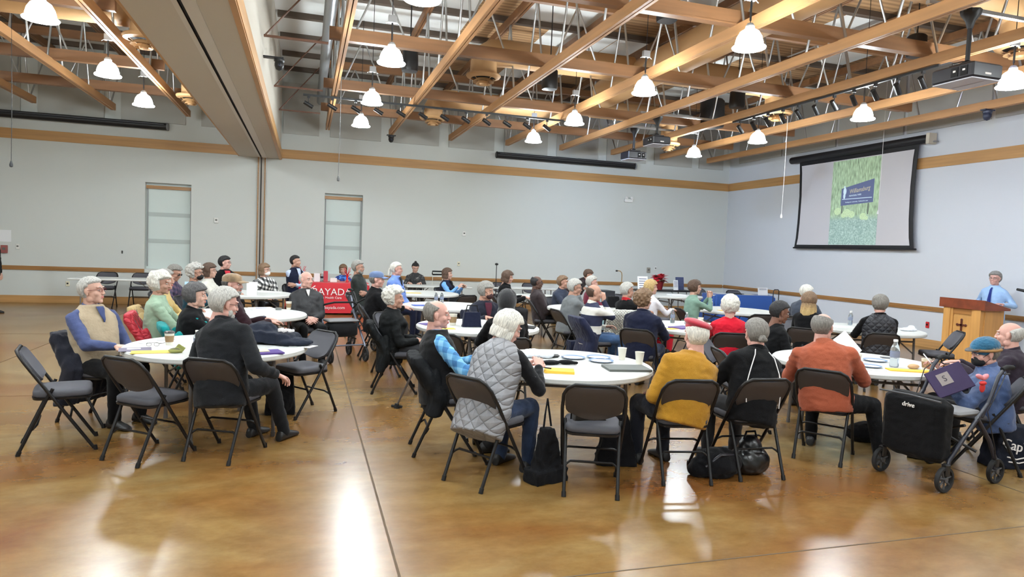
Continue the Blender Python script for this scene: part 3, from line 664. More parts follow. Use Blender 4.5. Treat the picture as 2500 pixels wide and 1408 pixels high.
for i in range(11):
    th = track_head('black track spotlight on the lengthwise track, %s from its far end' % NUM[i], (8.09, 11.55-.41*i, 4.385), (.75,.25+.1*(i%2),-.6), 'black track spotlights')
    if i in (0, 3, 6, 9): head_light(th, (12.5, (17, 13, 9.5, 7)[i//3], 1.6), 95)
# ---------------------------------------------------------------- hanging speakers, cameras, cords
def speaker(x, y, z, label, s=1.):
    t = thing('hanging_speaker', label, 'loudspeaker', (x, y, z), 0, 'black loudspeakers hung from the roof')
    rings = []
    for zz, w in ((-.17,.1),(-.165,.125),(-.12,.135),(.15,.125),(.18,.1)):
        rings.append([(w*s*math.copysign(abs(math.cos(a))**.6, math.cos(a)), w*s*math.copysign(abs(math.sin(a))**.6, math.sin(a)), zz*s) for a in [2*PI*k/20 for k in range(20)]])
    MB().loft(rings).build('cabinet', black, t, 50)
    MB().tube([(0,0,.17*s),(0,0,CEIL-z)], .01, 6).build('hanger', black, t); return t
speaker(1.6,11.5,4.75,'black hanging loudspeaker behind the second lamp of the first column'); speaker(4.08,11.5,4.72,'black hanging loudspeaker near the middle of the ceiling')
speaker(4.79,8.7,5.15,'black hanging loudspeaker at the top edge of view'); speaker(7.95,11.5,4.78,'black hanging loudspeaker in front of the big dark subwoofer')
speaker(9.27,8.7,5.2,'black hanging loudspeaker left of the large projector')
speaker(8.5,13.2,4.85,'big dark hanging subwoofer above the right end of second cross truss', 1.8)
def dome(x, y, z, label, arm=None, m=black):
    t = thing('ceiling_camera', label, 'camera', (x, y, z))
    MB().lathe([(0,0),(.07,0),(.075,-.03),(.06,-.05),(.065,-.06),(.065,-.1),(.045,-.15),(0,-.17)], 20).build('camera_body', m, t, 50)
    MB().ell((0,-.045,-.1),(.025,.03,.025)).build('lens', MAT['lens_glass'], t, 50)
    MB().box(((arm or (0,0))[0]/2,0,.01),(abs((arm or (.1,0))[0])+.12,.1,.02)).build('mount_plate', m, t)
    return t
dome(-.42, 10.6, 4.32, 'black dome camera on a bracket at the header beam', (-.25,0)); dome(1.99, 17.25, 4.4, 'black dome camera under the end of second roof truss')
dome(11.13, 8.9, 4.4, 'small dark camera with blue tape under the last truss', None, mat('camera_navy', (40,46,66), .4))
def cord(x, y, z0, label, m, wt_=True):
    t = thing('pull_cord', label, 'cord', (x, y, z0))
    MB().tube([(0,0,0),(.01,0,(4.4-z0)*.5),(0,0,CEIL-z0)], .0045, 5).build('string', m, t)
    MB().lathe([(0,-.09),(.022,-.08),(.024,-.05),(.01,-.0),(0,.0)], 10).build('cord_weight', m, t, 50)
cord(-4.1, 11.6, 2.68, 'thin dark pull cord hanging far left before the window wall', black); cord(.5, 11.7, 2.8, 'thin grey pull cord hanging above the red-clothed table', mat('cord_grey', (90,90,90), .6))
wc = mat('cord_white', (225,225,220), .6)
cord(9.45, 11.9, 2.66, 'thin white pull cord hanging left of the lowered screen', wc); cord(11.6, 11.55, 2.84, 'thin white pull cord hanging before the lowered screen', wc)
# ---------------------------------------------------------------- wall plates
def plate(name, label, cat, x, z, w, h, rgb, wall='b', d=.02, extra=None):
    m = mat(name+'_m%d%d' % (rgb[0], rgb[2]), rgb, .4); M_ = TR(x, D-.001, z) if wall == 'b' else TR(RX-.001, x, z) @ RT('Z', -90)
    t = thing(name, label, cat); t.matrix_world = M_
    MB().box((0,-d/2,0),(w,d,h), bev=.006).build('cover', m, t)
    MB().box((0,-d-.003,h*.05),(w*.45,.006,h*.3)).build(extra or 'button', mat('plate_detail', (96,96,92), .5) if extra != 'slots' else blackm, t)
    return t
CR = (226,220,196); WH = (224,224,220)
plate('thermostat','white wall control between left window and wood column','thermostat',-2.13,2.12,.1,.13,WH,d=.04,extra='display')
plate('thermostat','white wall control high at the middle of back wall','thermostat',4.19,2.08,.1,.13,WH,d=.04,extra='display')
plate('light_switch','cream switch plate above the middle of the chair rail','switch',4.07,1.24,.08,.12,CR,extra='toggle')
plate('light_switch','white switch plate near the left photo edge','switch',-6.36,1.3,.08,.12,WH,extra='toggle')
plate('power_outlet','cream outlet below the rail at left','outlet',-5.35,.46,.08,.12,CR,extra='slots')
plate('wall_hook','small black hook on the wall left of the window','hook',-4.21,1.25,.03,.07,(20,20,20),extra='peg')
plate('keypad','beige key panel right of the microphone on back wall','control panel',9.93,1.24,.12,.16,(150,144,132),extra='display')
plate('light_switch','white switch plate right of the beige key panel','switch',10.16,1.3,.08,.12,WH,extra='toggle')
plate('power_outlet','red outlet on the screen wall left of lectern','outlet',11.0,.47,.08,.13,(206,40,44),'r',extra='slots')
plate('power_outlet','white outlet on the screen wall behind the speaker','outlet',9.1,.6,.12,.12,WH,'r',extra='slots')
fp = plate('fire_alarm','red and white fire alarm pull box at the left edge','fire alarm',-6.62,1.23,.13,.18,(150,84,80),d=.05,extra='pull_handle')
em = thing('emergency_light', 'white twin-head emergency light on the back wall near the corner', 'emergency light', (9.13, D-.04, 3.28))
MB().box((0,0,0),(.26,.07,.1), bev=.01).build('housing', white, em)
for s in (1,-1): MB().lathe([(0,0),(.03,0),(.045,.04),(.04,.045),(0,.04)], 16, M=TR(s*.08,-.02,.06) @ RT('X', 70)).build('lamp_head', white, em, 50)
tag(pbox('wall_paper', -6.95, -6.49, D-.006, D-.002, 1.4, 1.67, mat('paper_white2', (228,230,232), .8)), 'white sheet of paper taped to the wall at left edge', 'paper')
# microphone stands
ms = thing('microphone_stand', 'thin black microphone stand on the bare grey table', 'microphone', (4.6, 16.35, .742)); MB().lathe([(0,0),(.07,0),(.06,.015),(0,.02)], 16).build('base', black, ms, 40); MB().tube([(0,0,0),(0,0,.55)], .01, 6).build('pole', black, ms); MB().ell((0,0,.57),(.045,.045,.03)).build('microphone', black, ms, 50)
gs = thing('microphone_stand', 'brass gooseneck microphone rising before the back wall', 'microphone', (7.7, 15.6, 0)); MB().lathe([(0,0),(.14,0),(.12,.02),(0,.03)], 20).build('base', black, gs, 40); MB().tube([(0,0,0),(0,0,1.15),(-.01,0,1.22),(-.05,0,1.26),(-.12,0,1.27)], .011, 8).build('gooseneck', mat('brass', (170,140,90), .35, metal=.7), gs, 60); MB().ell((-.15,0,1.265),(.035,.022,.022)).build('microphone', black, gs, 50)
bs_ = thing('microphone_stand', 'black boom microphone stand reaching towards the speaker behind lectern', 'microphone', (12.0, 7.6, 0))
MB().lathe([(0,0),(.15,0),(.13,.02),(0,.03)], 20).build('base', black, bs_, 40); MB().tube([(0,0,0),(0,0,1.2)], .012, 8).build('pole', black, bs_, 60)
MB().tube([(.12,-.5,.98),(0,0,1.2),(-.16,.9,1.33)], .009, 8).build('boom', black, bs_, 60); MB().tube([(-.14,.72,1.31),(-.16,.86,1.335),(-.18,1.05,1.365)], [.02,.028,.022], 10).build('microphone', black, bs_, 60)
# ================================================================ people
def remesh(mb, vox, smooth=2, fac=.5):
    me = mb.mesh('tmp', []) if False else None
    me = bpy.data.meshes.new('tmp'); me.from_pydata(mb.v, [], mb.f)
    bm = bmesh.new(); bm.from_mesh(me); bmesh.ops.recalc_face_normals(bm, faces=bm.faces); bm.to_mesh(me); bm.free()
    o = bpy.data.objects.new('tmp', me); ROOT.objects.link(o)
    r = o.modifiers.new('r', 'REMESH'); r.mode = 'VOXEL'; r.voxel_size = vox; r.adaptivity = 0
    if smooth:
        s = o.modifiers.new('s', 'SMOOTH'); s.factor = fac; s.iterations = smooth
    dg = bpy.context.evaluated_depsgraph_get(); out = bpy.data.meshes.new_from_object(o.evaluated_get(dg))
    bpy.data.objects.remove(o); bpy.data.meshes.remove(me)
    return out
def fin(me, name, mats, parent):
    me.name = name; me.materials.clear()
    for m in (mats if isinstance(mats, (list, tuple)) else [mats]): me.materials.append(m)
    me.polygons.foreach_set('use_smooth', [True]*len(me.polygons)); me.update()
    return link(name, me, parent)
def wrinkle(me, amp, f=(9,9,16), seed=0, ridge=True):
    nn = noise.noise; n = len(me.vertices)
    co = [0.]*(3*n); no = [0.]*(3*n); me.vertices.foreach_get('co', co); me.vertex_normals.foreach_get('vector', no); fx, fy, fz = f
    for i in range(0, 3*n, 3):
        x, y, z = co[i], co[i+1], co[i+2]; q = Vector((x*fx+seed, y*fy, z*fz-y*4))
        w = nn(q)+.5*nn(q*2.1)
        if ridge: w = .35-abs(w)*1.3
        w *= amp; co[i] = x+no[i]*w; co[i+1] = y+no[i+1]*w; co[i+2] = z+no[i+2]*w
    me.vertices.foreach_set('co', co); me.update()
def limb(mb, P, r, n=12, flat=None):
    # smooth chain through joints with rounded joints
    for i in range(len(P)-1):
        a, b_ = Vector(P[i]), Vector(P[i+1]); k = 5
        mb.tube([a.lerp(b_, j/k) for j in range(k+1)], [r[i]+(r[i+1]-r[i])*j/k for j in range(k+1)], n)
    for p, q in zip(P, r): mb.ell(p, (q,q,q), nu=12, nv=8)
def ik(a, t, l1, l2, pole):
    a, t = Vector(a), Vector(t); d = t-a; L_ = min(d.length, (l1+l2)*.995); d.normalize(); t = a+d*L_
    x = (l1*l1-l2*l2+L_*L_)/(2*L_); h_ = math.sqrt(max(0, l1*l1-x*x))
    pv = Vector(pole); pv = (pv-d*pv.dot(d)).normalized(); return a+d*x+pv*h_, t
SKINS = {'fair': (200,158,140), 'pink': (206,158,144), 'tan': (184,140,120), 'brown': (112,72,54), 'dark': (84,56,44)}
def skin(k):
    m = mat('skin_'+k, SKINS[k], .55, var=.06, vs=20)
    m.node_tree.nodes['Principled BSDF'].inputs['Subsurface Weight'].default_value = .0
    return m
def hairmat(name, rgb):
    return mat('hair_'+name, rgb, .55, var=.38, vs=150, bump=.9, bs=220, stretch=(1,1,.1))
HAIR = {'white': (222,218,208), 'grey': (150,148,142), 'silver': (186,184,178), 'dkgrey': (84,82,82), 'brown': (84,62,48), 'ltbrown': (124,98,74), 'black': (24,22,24), 'blonde': (196,166,112), 'salt': (128,124,118)}
def head_vox(sk, vox, M_, gaze=0):
    mb = MB()
    mb.ell((0,-.012,.028),(.075,.094,.088), nu=24, nv=16)
    mb.ell((0,.018,-.03),(.062,.070,.072), nu=20, nv=14)
    mb.ell((0,.030,-.072),(.045,.054,.042)); mb.ell((0,.066,-.098),(.022,.018,.017))
    for s in (-1,1):
        mb.ell((s*.036,.058,-.028),(.024,.024,.026)); mb.ell((s*.03,.077,.03),(.026,.012,.009))
        mb.ell((s*.0125,.098,-.031),(.009,.011,.008))
        # ear
        mb.ell((s*.079,-.006,-.004),(.008,.018,.030)); mb.ell((s*.083,-.014,.004),(.007,.012,.022)); mb.ell((s*.079,.0,-.028),(.007,.010,.011))
        mb.ell((s*.05,.0,-.07),(.018,.03,.03))
    mb.tube([(0,.084,.024),(0,.093,.0),(0,.102,-.02),(0,.104,-.03)], [.008,.0085,.010,.010], 10); mb.ell((0,.103,-.031),(.011,.010,.009))
    mb.ell((0,.086,-.056),(.022,.012,.006)); mb.ell((0,.085,-.066),(.019,.012,.0065))
    mb.loft([[(.056*math.cos(a)*w, -.02+y+.056*math.sin(a)*w, z) for a in [2*PI*k/16 for k in range(16)]] for z, y, w in ((-.03,0,.98),(-.09,-.008,.98),(-.14,-.016,1.0),(-.2,-.026,1.1))])
    me = remesh(mb, vox, 2, .4)
    me.transform(M_); return me
def hand_mb(mb, wrist, direc, palmn, side, curl, s=1.):
    # wrist: point; direc: finger direction; palmn: palm normal (faces the held thing); side +1: thumb on +cross side
    d = Vector(direc).normalized(); pn = Vector(palmn); pn = (pn-d*pn.dot(d)).normalized(); w = d.cross(pn)*side
    o = Vector(wrist)
    M_ = Matrix((w, d, -pn)).transposed().to_4x4(); M_.translation = o
    rings = []
    for y, hw, ht in ((-.02,.026,.02),(.01,.03,.019),(.05,.041,.016),(.085,.042,.014),(.095,.036,.011)):
        rings.append([(hw*math.cos(a), y*s, ht*math.sin(a)) for a in [2*PI*k/14 for k in range(14)]])
    mb.loft(rings, M_)
    for i, (x, l) in enumerate(((-.031,.062),(-.011,.075),(.011,.078),(.031,.068))):
        p = Vector((x,.088,0)); a = 0; P = [p.copy()]; 
        for k, seg in enumerate((.45,.32,.26)):
            a += curl*(.8 if k == 0 else 1.)+.04*i; p = p+Vector((x*.08, math.cos(a)*l*seg, -math.sin(a)*l*seg)); P.append(p.copy())
        mb.tube([M_ @ q for q in P], [.0095,.0088,.0082,.0065], 8)
        mb.ell(tuple(M_ @ P[-1]), (.0068,)*3, nu=8, nv=6)
    P = [Vector((.026,.018,-.004)), Vector((.052,.042,-.016)), Vector((.056,.068,-.026)), Vector((.048,.09,-.034))]
    mb.tube([M_ @ q for q in P], [.0135,.0115,.010,.0078], 8); mb.ell(tuple(M_ @ P[-1]), (.008,)*3, nu=8, nv=6)
def hair_cap(style, M_, sd):
    # closed shell: above the hair line it rises over the skull, elsewhere it hides under the skin
    bm = bmesh.new(); bmesh.ops.create_icosphere(bm, subdivisions=5, radius=1)
    c = Vector((0,-.012,.028)); thick = style.get('t', .012); curl = style.get('curl', 0); bald = style.get('bald', 0); fr = style.get('front', .062); lo = style.get('low', -.075); sc_ = style.get('side', .012)
    f1 = style.get('freq', 60)
    for v in bm.verts:
        d = v.co.normalized(); p = Vector((d.x*.075, d.y*.094, d.z*.088))+c
        if p.z < .02: p.x *= 1+ (0); 
        # signed distance like terms
        s_top = (p.z-(fr-.2*max(0, .03-p.y)-.35*max(0,abs(p.x)-.045)))/.012
        s_back = min((sc_-p.y)/.012, (p.z-(lo+.9*max(0, p.y+.04)))/.012)
        m = max(s_top, s_back)
        if bald:
            q = 1-((p.x/(.058+.01*bald))**2+((p.y-.012)/(.07+.018*bald))**2)
            if p.z > .035: m = min(m, -q*2.2)
        if style.get('ears', 1) and abs(p.x) > .045:
            e_ = ((p.y-.002)/.03)**2+((p.z+.006)/.042)**2; m = min(m, (e_-1)*2.5)
        m = max(0., min(1., m)); m = m*m*(3-2*m)
        if curl:
            n_ = noise.noise(p*f1+Vector((sd,0,0)))+.5*noise.noise(p*f1*2.2); t = thick*(1+curl*n_)
        else:
            n_ = noise.noise(Vector((p.x*90+sd, p.y*60, p.z*16))); t = thick*(1+.3*n_)
        t *= style.get('vol', 1)*(1+style.get('top', .3)*max(0, d.z))
        down = max(0, -d.z)
        v.co = M_ @ (p+Vector((d.x, d.y, d.z*.9))*((t+.014*m)*m-.012*(1-m))) if not style.get('flat') else M_ @ (p+d*(t*m-.012*(1-m)))
    me = bpy.data.meshes.new('hair'); bm.to_mesh(me); bm.free(); return me
def curtain(mb, L_, phi, flare=0., r=(.094,.104), th=.03, cy=-.018, z0=.05, n=18, tap=1.):
    rows = 9; vs = []; fs = []
    for side in (0, 1):
        for i in range(rows):
            f = i/(rows-1); z = z0-(z0+L_)*f; g = 1+flare*math.sin(f*PI*.85)-(.25 if f > .93 else 0)*(1-tap)
            g *= 1-(1-tap)*f
            for j in range(n):
                a = -R(phi)+2*R(phi)*j/(n-1); rr = 0 if side == 0 else th*(1 if 0 < j < n-1 else .5)*(1 if f < .95 else .55)
                wob = 1+.05*math.sin(j*2.3+i*.5)
                vs.append((math.sin(a)*(r[0]*g*wob-rr), cy-math.cos(a)*(r[1]*g*wob-rr), z))
    o = rows*n
    for i in range(rows-1):
        for j in range(n-1): fs += [(i*n+j, i*n+j+1, i*n+n+j+1, i*n+n+j), (o+i*n+j, o+i*n+n+j, o+i*n+n+j+1, o+i*n+j+1)]
    bd = [j for j in range(n)]+[i*n+n-1 for i in range(1, rows)]+[(rows-1)*n+j for j in range(n-2, -1, -1)]+[i*n for i in range(rows-2, 0, -1)]
    for i in range(len(bd)):
        a_, b_ = bd[i], bd[(i+1) % len(bd)]; fs.append((a_, o+a_, o+b_, b_))
    mb.add(vs, fs)
CH = {}
OMBRE = mat('hair_ombre', (200,170,112), .6, bump=.6, bs=220, stretch=(1,1,.1))
_tc = N(OMBRE, 'ShaderNodeTexCoord'); _sp = N(OMBRE, 'ShaderNodeSeparateXYZ'); L(OMBRE, _tc.outputs['Object'], _sp.inputs[0])
_nz = N(OMBRE, 'ShaderNodeTexNoise', i_Scale=60.); L(OMBRE, _tc.outputs['Object'], _nz.inputs['Vector'])
_ma = N(OMBRE, 'ShaderNodeMath', operation='MULTIPLY_ADD'); _ma.inputs[1].default_value = .12; L(OMBRE, _nz.outputs[0], _ma.inputs[0]); L(OMBRE, _sp.outputs[2], _ma.inputs[2])
_mr = N(OMBRE, 'ShaderNodeMapRange', i_From_Min=-.1, i_From_Max=.06); L(OMBRE, _ma.outputs[0], _mr.inputs[0])
L(OMBRE, ramp(OMBRE, _mr.outputs[0], [(0,(206,178,122)),(.5,(168,138,92)),(1,(112,90,68))]).outputs[0], OMBRE.node_tree.nodes['Principled BSDF'].inputs['Base Color'])
def person(label, head, body, look=None, lean=2, pitch=0, roll=0, hands='lap', sk='fair', hair=None, hcol='grey', top=None, under=None, vest=None, jacket=None, pants=None, shoes=None,
           glasses=None, mask=None, beard=None, hat=None, build=1., belly=0., fem=False, stand=False, legs='down', collar=None, chair=None, cm=None, parts=None, lod=1, neck=None, belt=True, tie=None, tilt=0, hip=None, wide=1., hem=0, at=None, front=None):
    look = body if look is None else look
    hx, hy, hz = head; far = (hx*.29+hy*.956) > 9.3; vf = 1.5 if far else 1.
    ca, sa = math.cos(R(body)), math.sin(R(body))
    lr = R(lean); HZ = .53 if hip is None else hip
    if stand: HZ = hz-.70; 
    nk = .155
    Lt = (hz-HZ-nk*math.cos(lr*.6))/math.cos(lr)
    if not stand and hip is None and not .38 < Lt < .56:
        Lt = max(.38, min(.56, Lt)); HZ = hz-nk*math.cos(lr*.6)-Lt*math.cos(lr)
        HZ = max(.47, min(.62, HZ))
    oy = Lt*math.sin(lr)+nk*math.sin(lr*.6)+.01; ox = 0
    org = Vector((hx-ca*oy, hy-sa*oy, 0))
    if at:      # hips on a known chair, spine bent so the head arrives where it belongs
        body_ = body; org = Vector((at[0]-ca*.05, at[1]-sa*.05, 0)); d_ = Vector((hx, hy, 0))-org
        oy = d_.x*ca+d_.y*sa; ox = d_.x*sa-d_.y*ca
        HZ = .53; hgt = hz-HZ; lr = math.atan2(oy, hgt); tilt = math.degrees(math.atan2(ox, hgt)); Lt = math.sqrt(oy*oy+ox*ox+hgt*hgt)-nk
        if Lt > .56: HZ += (Lt-.56)*.8; Lt = .56
    root = thing('person', label, 'person', org, R(body-90))
    S_ = Matrix.Translation((0,0,HZ)) @ Matrix.Rotation(-lr, 4, 'X') @ Matrix.Rotation(R(tilt), 4, 'Y')     # spine frame: z up the spine
    NB = S_ @ Vector((0,0,Lt))
    hc = Vector((ox, oy, hz))
    hM = Matrix.Translation(hc) @ Matrix.Rotation(R(look-body), 4, 'Z') @ Matrix.Rotation(-R(pitch), 4, 'X') @ Matrix.Rotation(R(roll), 4, 'Y')
    hw = build*(.92 if fem else 1.)
    sh = .172*hw; shz = Lt-.085
    # legs
    if stand:
        kn = [(s*.1,.01,HZ*.53) for s in (-1,1)]; an = [(s*.11,-.02,.07) for s in (-1,1)]; hj = [(s*.09,0,HZ-.02) for s in (-1,1)]
    else:
        fx = {'down': ((-.1,.44,.0),(.1,.44,.0)), 'back': ((-.12,.30,-.02),(.12,.34,-.02)), 'out': ((-.1,.52,.06),(.12,.56,.04)), 'cross': ((-.05,.46,.02),(.14,.42,.0)), 'wide': ((-.22,.40,0),(.22,.40,0)), 'splay': ((-.1,.44,.0),(.1,.44,.0))}[legs]
        hj = [(s*.095*hw, .0, HZ-.03) for s in (-1,1)]
        kz = .50
        kn = [(-.13 if legs != 'wide' else -.22, .43, kz), (.13 if legs != 'wide' else .22, .43, kz)]
        an = [(fx[0][0]*1.3, fx[0][1]-.02+fx[0][2], .07), (fx[1][0]*1.3, fx[1][1]-.02+fx[1][2], .07)]
        if legs == 'splay': kn[1] = (.36,.26,.47); an[1] = (.44,.12,.07)
        if legs == 'cross': kn[0] = (.03,.42,.62); an[0] = (.24,.56,.30)
    # arms
    shd = [S_ @ Vector((s*(sh-.005), 0, shz)) for s in (-1,1)]
    inv = hands if isinstance(hands, (list, tuple)) else None
    TH = .775
    pre = {'lap': ((-.10,.30,.60),(.10,.30,.60)), 'clasp': ((-.035,.28,.62),(.035,.28,.63)), 'table': ((-.14,.42,TH),(.14,.42,TH)), 'tclasp': ((-.04,.42,TH+.01),(.04,.42,TH+.01)),
           'cross': ((.13,.16,.80),(-.13,.19,.82)), 'chin': ((-.08,.3,.66),(.03,.17,hz-.10)), 'pray': ((-.03,.34,hz-.16),(.03,.34,hz-.16)), 'side': ((-.24,.12,.56),(.24,.12,.56)), 'write': ((-.06,.42,TH+.01),(.06,.36,TH+.015)), 'read': ((-.13,.34,.82),(.13,.34,.84)), 'hip': ((-.25,.02,HZ+.1),(.25,.25,HZ+.2))}
    tg = pre[hands] if inv is None else hands
    el = []; wr = []
    for k, s in enumerate((-1,1)):
        e, t = ik(shd[k], tg[k], .285*hw**.5, .25*hw**.5, (s*.55, -.25, -.8)); el.append(e); wr.append(t)
    mt = {}
    # skin body -----------------------------------------------------------
    sm = skin(sk)
    core = MB()
    for s in (0,1): limb(core, [shd[s], el[s], wr[s]], [.034,.032,.024]); limb(core, [hj[s], kn[s], an[s]], [.065,.045,.035])
    core.ell(tuple(S_ @ Vector((0,0,.02))), (.115,.09,.11)); core.tube([S_ @ Vector((0,0,0)), S_ @ Vector((0,0,Lt*.5)), S_ @ Vector((0,0,Lt-.05)), NB, hc+Vector((0,-.02,-.08))], [.095,.10,.085,.05,.05], 14)
    core.tube([shd[0], shd[1]], .03, 10)
    a_ = remesh(core, .022, 2)
    hv = head_vox(sk, .0052*vf, hM)
    hb = MB()
    for k, s in enumerate((-1,1)):
        d = (wr[k]-el[k]).normalized(); 
        if hands in ('table','write','tclasp'): d = Vector((-s*.35, .9, -.05)); pn = Vector((0,0,-1)); cu = .22
        elif hands in ('lap','clasp'): d = Vector((-s*.6, .75, -.15)); pn = Vector((0,0,-1)) if hands == 'lap' else Vector((-s*.8,0,-.5)); cu = .4
        elif hands == 'cross': d = Vector((-s*.9, -.1, .1)); pn = Vector((0,-1,0)); cu = .3
        elif hands in ('chin','pray') and (hands == 'pray' or k == 1): d = Vector((-s*.15,.05,1)); pn = Vector((-s*1.,-.2,0)); cu = .75
        else: pn = Vector((0,-.3,-1)); cu = .45
        hand_mb(hb, wr[k], d, pn, -s, cu)
    hm = remesh(hb, .0046*vf, 1, .4)
    bm = bmesh.new(); bm.from_mesh(a_); bm.from_mesh(hv); bm.from_mesh(hm); me = bpy.data.meshes.new('body'); bm.to_mesh(me); bm.free()
    for x in (a_, hv, hm): bpy.data.meshes.remove(x)
    bo = fin(me, 'body', [sm, mat('lips_'+sk, tuple(int(c*f) for c, f in zip(SKINS[sk], (.88,.66,.68))), .5)], root)
    hi = hM.inverted()
    if not far:
        for p in me.polygons:
            q = hi @ p.center
            if abs(q.z+.061) < .010 and abs(q.x) < .024 and q.y > .086: p.material_index = 1
    # eyes ------------------------------------------------------------------
    if not mask == 'none':
        mb = MB()
        for s in (-1,1):
            mb.mi = 0; mb.ell((s*.031,.0775,.005),(.0145,.0095,.0075), hM, 12, 8); mb.mi = 1; mb.ell((s*.031,.0835,.005),(.006,.0045,.006), hM, 10, 6)
            mb.mi = 2; mb.tube([hM @ Vector((s*.015,.084,.0125)), hM @ Vector((s*.031,.0885,.0145)), hM @ Vector((s*.046,.077,.012))], .0022, 5)
        mb.build('eyes', [mat('eye_white', (206,200,194), .3), mat('iris', (44,34,28), .25), sm], bo, 60)
        mb = MB()
        for s in (-1,1): mb.tube([hM @ Vector((s*.013,.090,.027)), hM @ Vector((s*.032,.090,.034)), hM @ Vector((s*.05,.073,.029))], [.0028,.0038,.002], 6)
        mb.build('eyebrows', hairmat(hcol, HAIR[hcol]), root, 60)
    # hair ------------------------------------------------------------------
    if hair:
        hmM = hairmat(hcol, HAIR[hcol]); sd = hash(label) % 97 if False else sum(map(ord, label)) % 97
        st = {'short': dict(t=.007, front=.066), 'full': dict(t=.014, vol=1.1), 'curly': dict(ears=0, t=.024, curl=.75, freq=42, front=.055, low=-.085, top=.4), 'puff': dict(ears=0, t=.026, curl=.35, freq=38, front=.052, low=-.095, side=.02, top=.35), 'bald': dict(t=.004, bald=1.2), 'thin': dict(t=.005, bald=.05, top=0),
              'bob': dict(ears=0, t=.015, front=.05, side=.03, low=-.09), 'long': dict(ears=0, t=.012, front=.055, side=.03, low=-.09), 'bun': dict(t=.008), 'pony': dict(t=.010), 'braids': dict(t=.010, curl=.5, freq=110, front=.06), 'under': dict(t=.006, bald=3.0), 'shag': dict(ears=0, t=.018, curl=.3, freq=55, front=.05, low=-.1, side=.02)}[hair]
        cap = hair_cap(st, Matrix(), sd)
        ho = fin(cap, 'hair', hmM, root); ho.matrix_local = hM
        ex = MB(); HM = hmM
        if hair == 'bob': curtain(ex, .10, 118, .12, (.086,.1), z0=.02)
        if hair == 'long': curtain(ex, .20, 118, .22, (.084,.098), z0=-.01, th=.026)
        if hair == 'bun': ex.ell((0,-.115,-.035),(.034,.026,.032)); ex.ell((.02,-.122,-.045),(.018,.018,.02)); ex.ell((-.02,-.12,-.045),(.018,.018,.02))
        if hair == 'pony': ex.ell((0,-.12,.0),(.03,.03,.032)); ex.ell((0,-.135,-.05),(.028,.026,.05)); ex.ell((0,-.14,-.1),(.03,.026,.045))
        if parts == 'topbun': ex.ell((0,-.05,.135),(.035,.035,.03))
        if ex.v:
            xm = remesh(ex, .007*vf, 2)
            wrinkle(xm, .004, (70,70,14), sd, False)
            xo = fin(xm, 'back_hair', OMBRE if parts == 'ombre' else HM, root); xo.matrix_local = hM
    if beard:
        mb = MB(); mb.ell((0,.052,-.088),(.042,.042,.032)); mb.ell((0,.092,-.048),(.026,.012,.008))
        for s in (-1,1): mb.ell((s*.045,.03,-.06),(.02,.03,.035))
        x = remesh(mb, .006*vf, 2); wrinkle(x, .002, (90,90,90), 3, False); fin(x, 'beard', hairmat(beard, HAIR[beard]), root).matrix_local = hM
    if glasses:
        mb = MB(); 
        for s in (-1,1):
            mb.tube([(s*.034+.023*math.cos(a), .101-.5*abs(.023*math.cos(a)*s) if 0 else .101-.15*abs(s*.034+.023*math.cos(a)), .004+.017*math.sin(a)) for a in [2*PI*k/14 for k in range(14)]], .0018, 5, closed=True)
            mb.tube([(s*.056,.09,.008),(s*.074,.06,.009),(s*.083,.0,.008),(s*.083,-.015,.0)], .0017, 5)
        mb.tube([(-.012,.1,.008),(0,.103,.011),(.012,.1,.008)], .0016, 5)
        g = mb.build('glasses', mat('glasses_'+glasses, {'dark': (34,28,28), 'red': (110,34,44), 'metal': (130,124,116), 'sun': (20,20,20)}[glasses], .3, metal=.4), root, 60); g.matrix_local = hM
        if glasses == 'sun':
            mb = MB()
            for s in (-1,1): mb.ell((s*.034,.096,.004),(.023,.004,.017))
            mb.build('lens', mat('sun_lens', (12,12,14), .1), g, 60)
    if mask:
        mm_ = mat('mask_'+mask, {'white': (232,232,228), 'black': (18,18,20), 'leopard': (60,34,34)}[mask], .8, bump=.3, bs=30, var=.6 if mask == 'leopard' else 0, vs=90)
        mb = MB(); mb.ell((0,.052,-.058),(.057,.062,.048)); mb.ell((0,.086,-.035),(.025,.03,.022))
        x = remesh(mb, .006*vf, 3); o = fin(x, 'face_mask', mm_, root); o.matrix_local = hM
        mb = MB()
        for s in (-1,1): mb.tube([(s*.05,.06,-.03),(s*.078,.01,.01),(s*.086,-.012,.015),(s*.078,-.006,-.03),(s*.052,.05,-.08)], .0022, 5)
        mb.build('mask_loop', mm_, o, 60)
    if hat:
        kind, rgb, hn = hat; m_ = mat('hat_'+hn, rgb, .85, bump=.3, bs=60, var=.35 if kind in ('camo','knit') else .1, vs=16 if kind == 'camo' else 9, fuzz=.3)
        if kind in ('cap', 'camo'):
            mb = MB(); rings = []
            for z, f in ((.035,1.03),(.05,1.06),(.085,1.03),(.108,.85),(.124,.5),(.128,.12)):
                rings.append([(.084*f*math.cos(a), -.012+.104*f*math.sin(a), z) for a in [2*PI*k/28 for k in range(28)]])
            mb.loft(rings); o = mb.build('cap', m_, root, 60); o.matrix_local = hM
            b2 = MB(); vs = []
            for zz in (0, .006):
                for i in range(3):
                    for j in range(9):
                        a = -1+j/4; vs.append((a*.068, .078+.03*(1-a*a)+i*.035*(1-.5*a*a), .045-i*.008-.012*a*a+zz))
            fs = [];
            for i in range(2):
                for j in range(8): q = i*9+j; fs += [(q,q+1,q+10,q+9),(27+q,27+q+9,27+q+10,27+q+1)]
            bd = list(range(9))+[17]+list(range(26,17,-1))+[9]
            for i in range(len(bd)): p, q = bd[i], bd[(i+1) % len(bd)]; fs.append((p, p+27, q+27, q))
            b2.add(vs, fs); b2.build('brim', m_, o, 60)
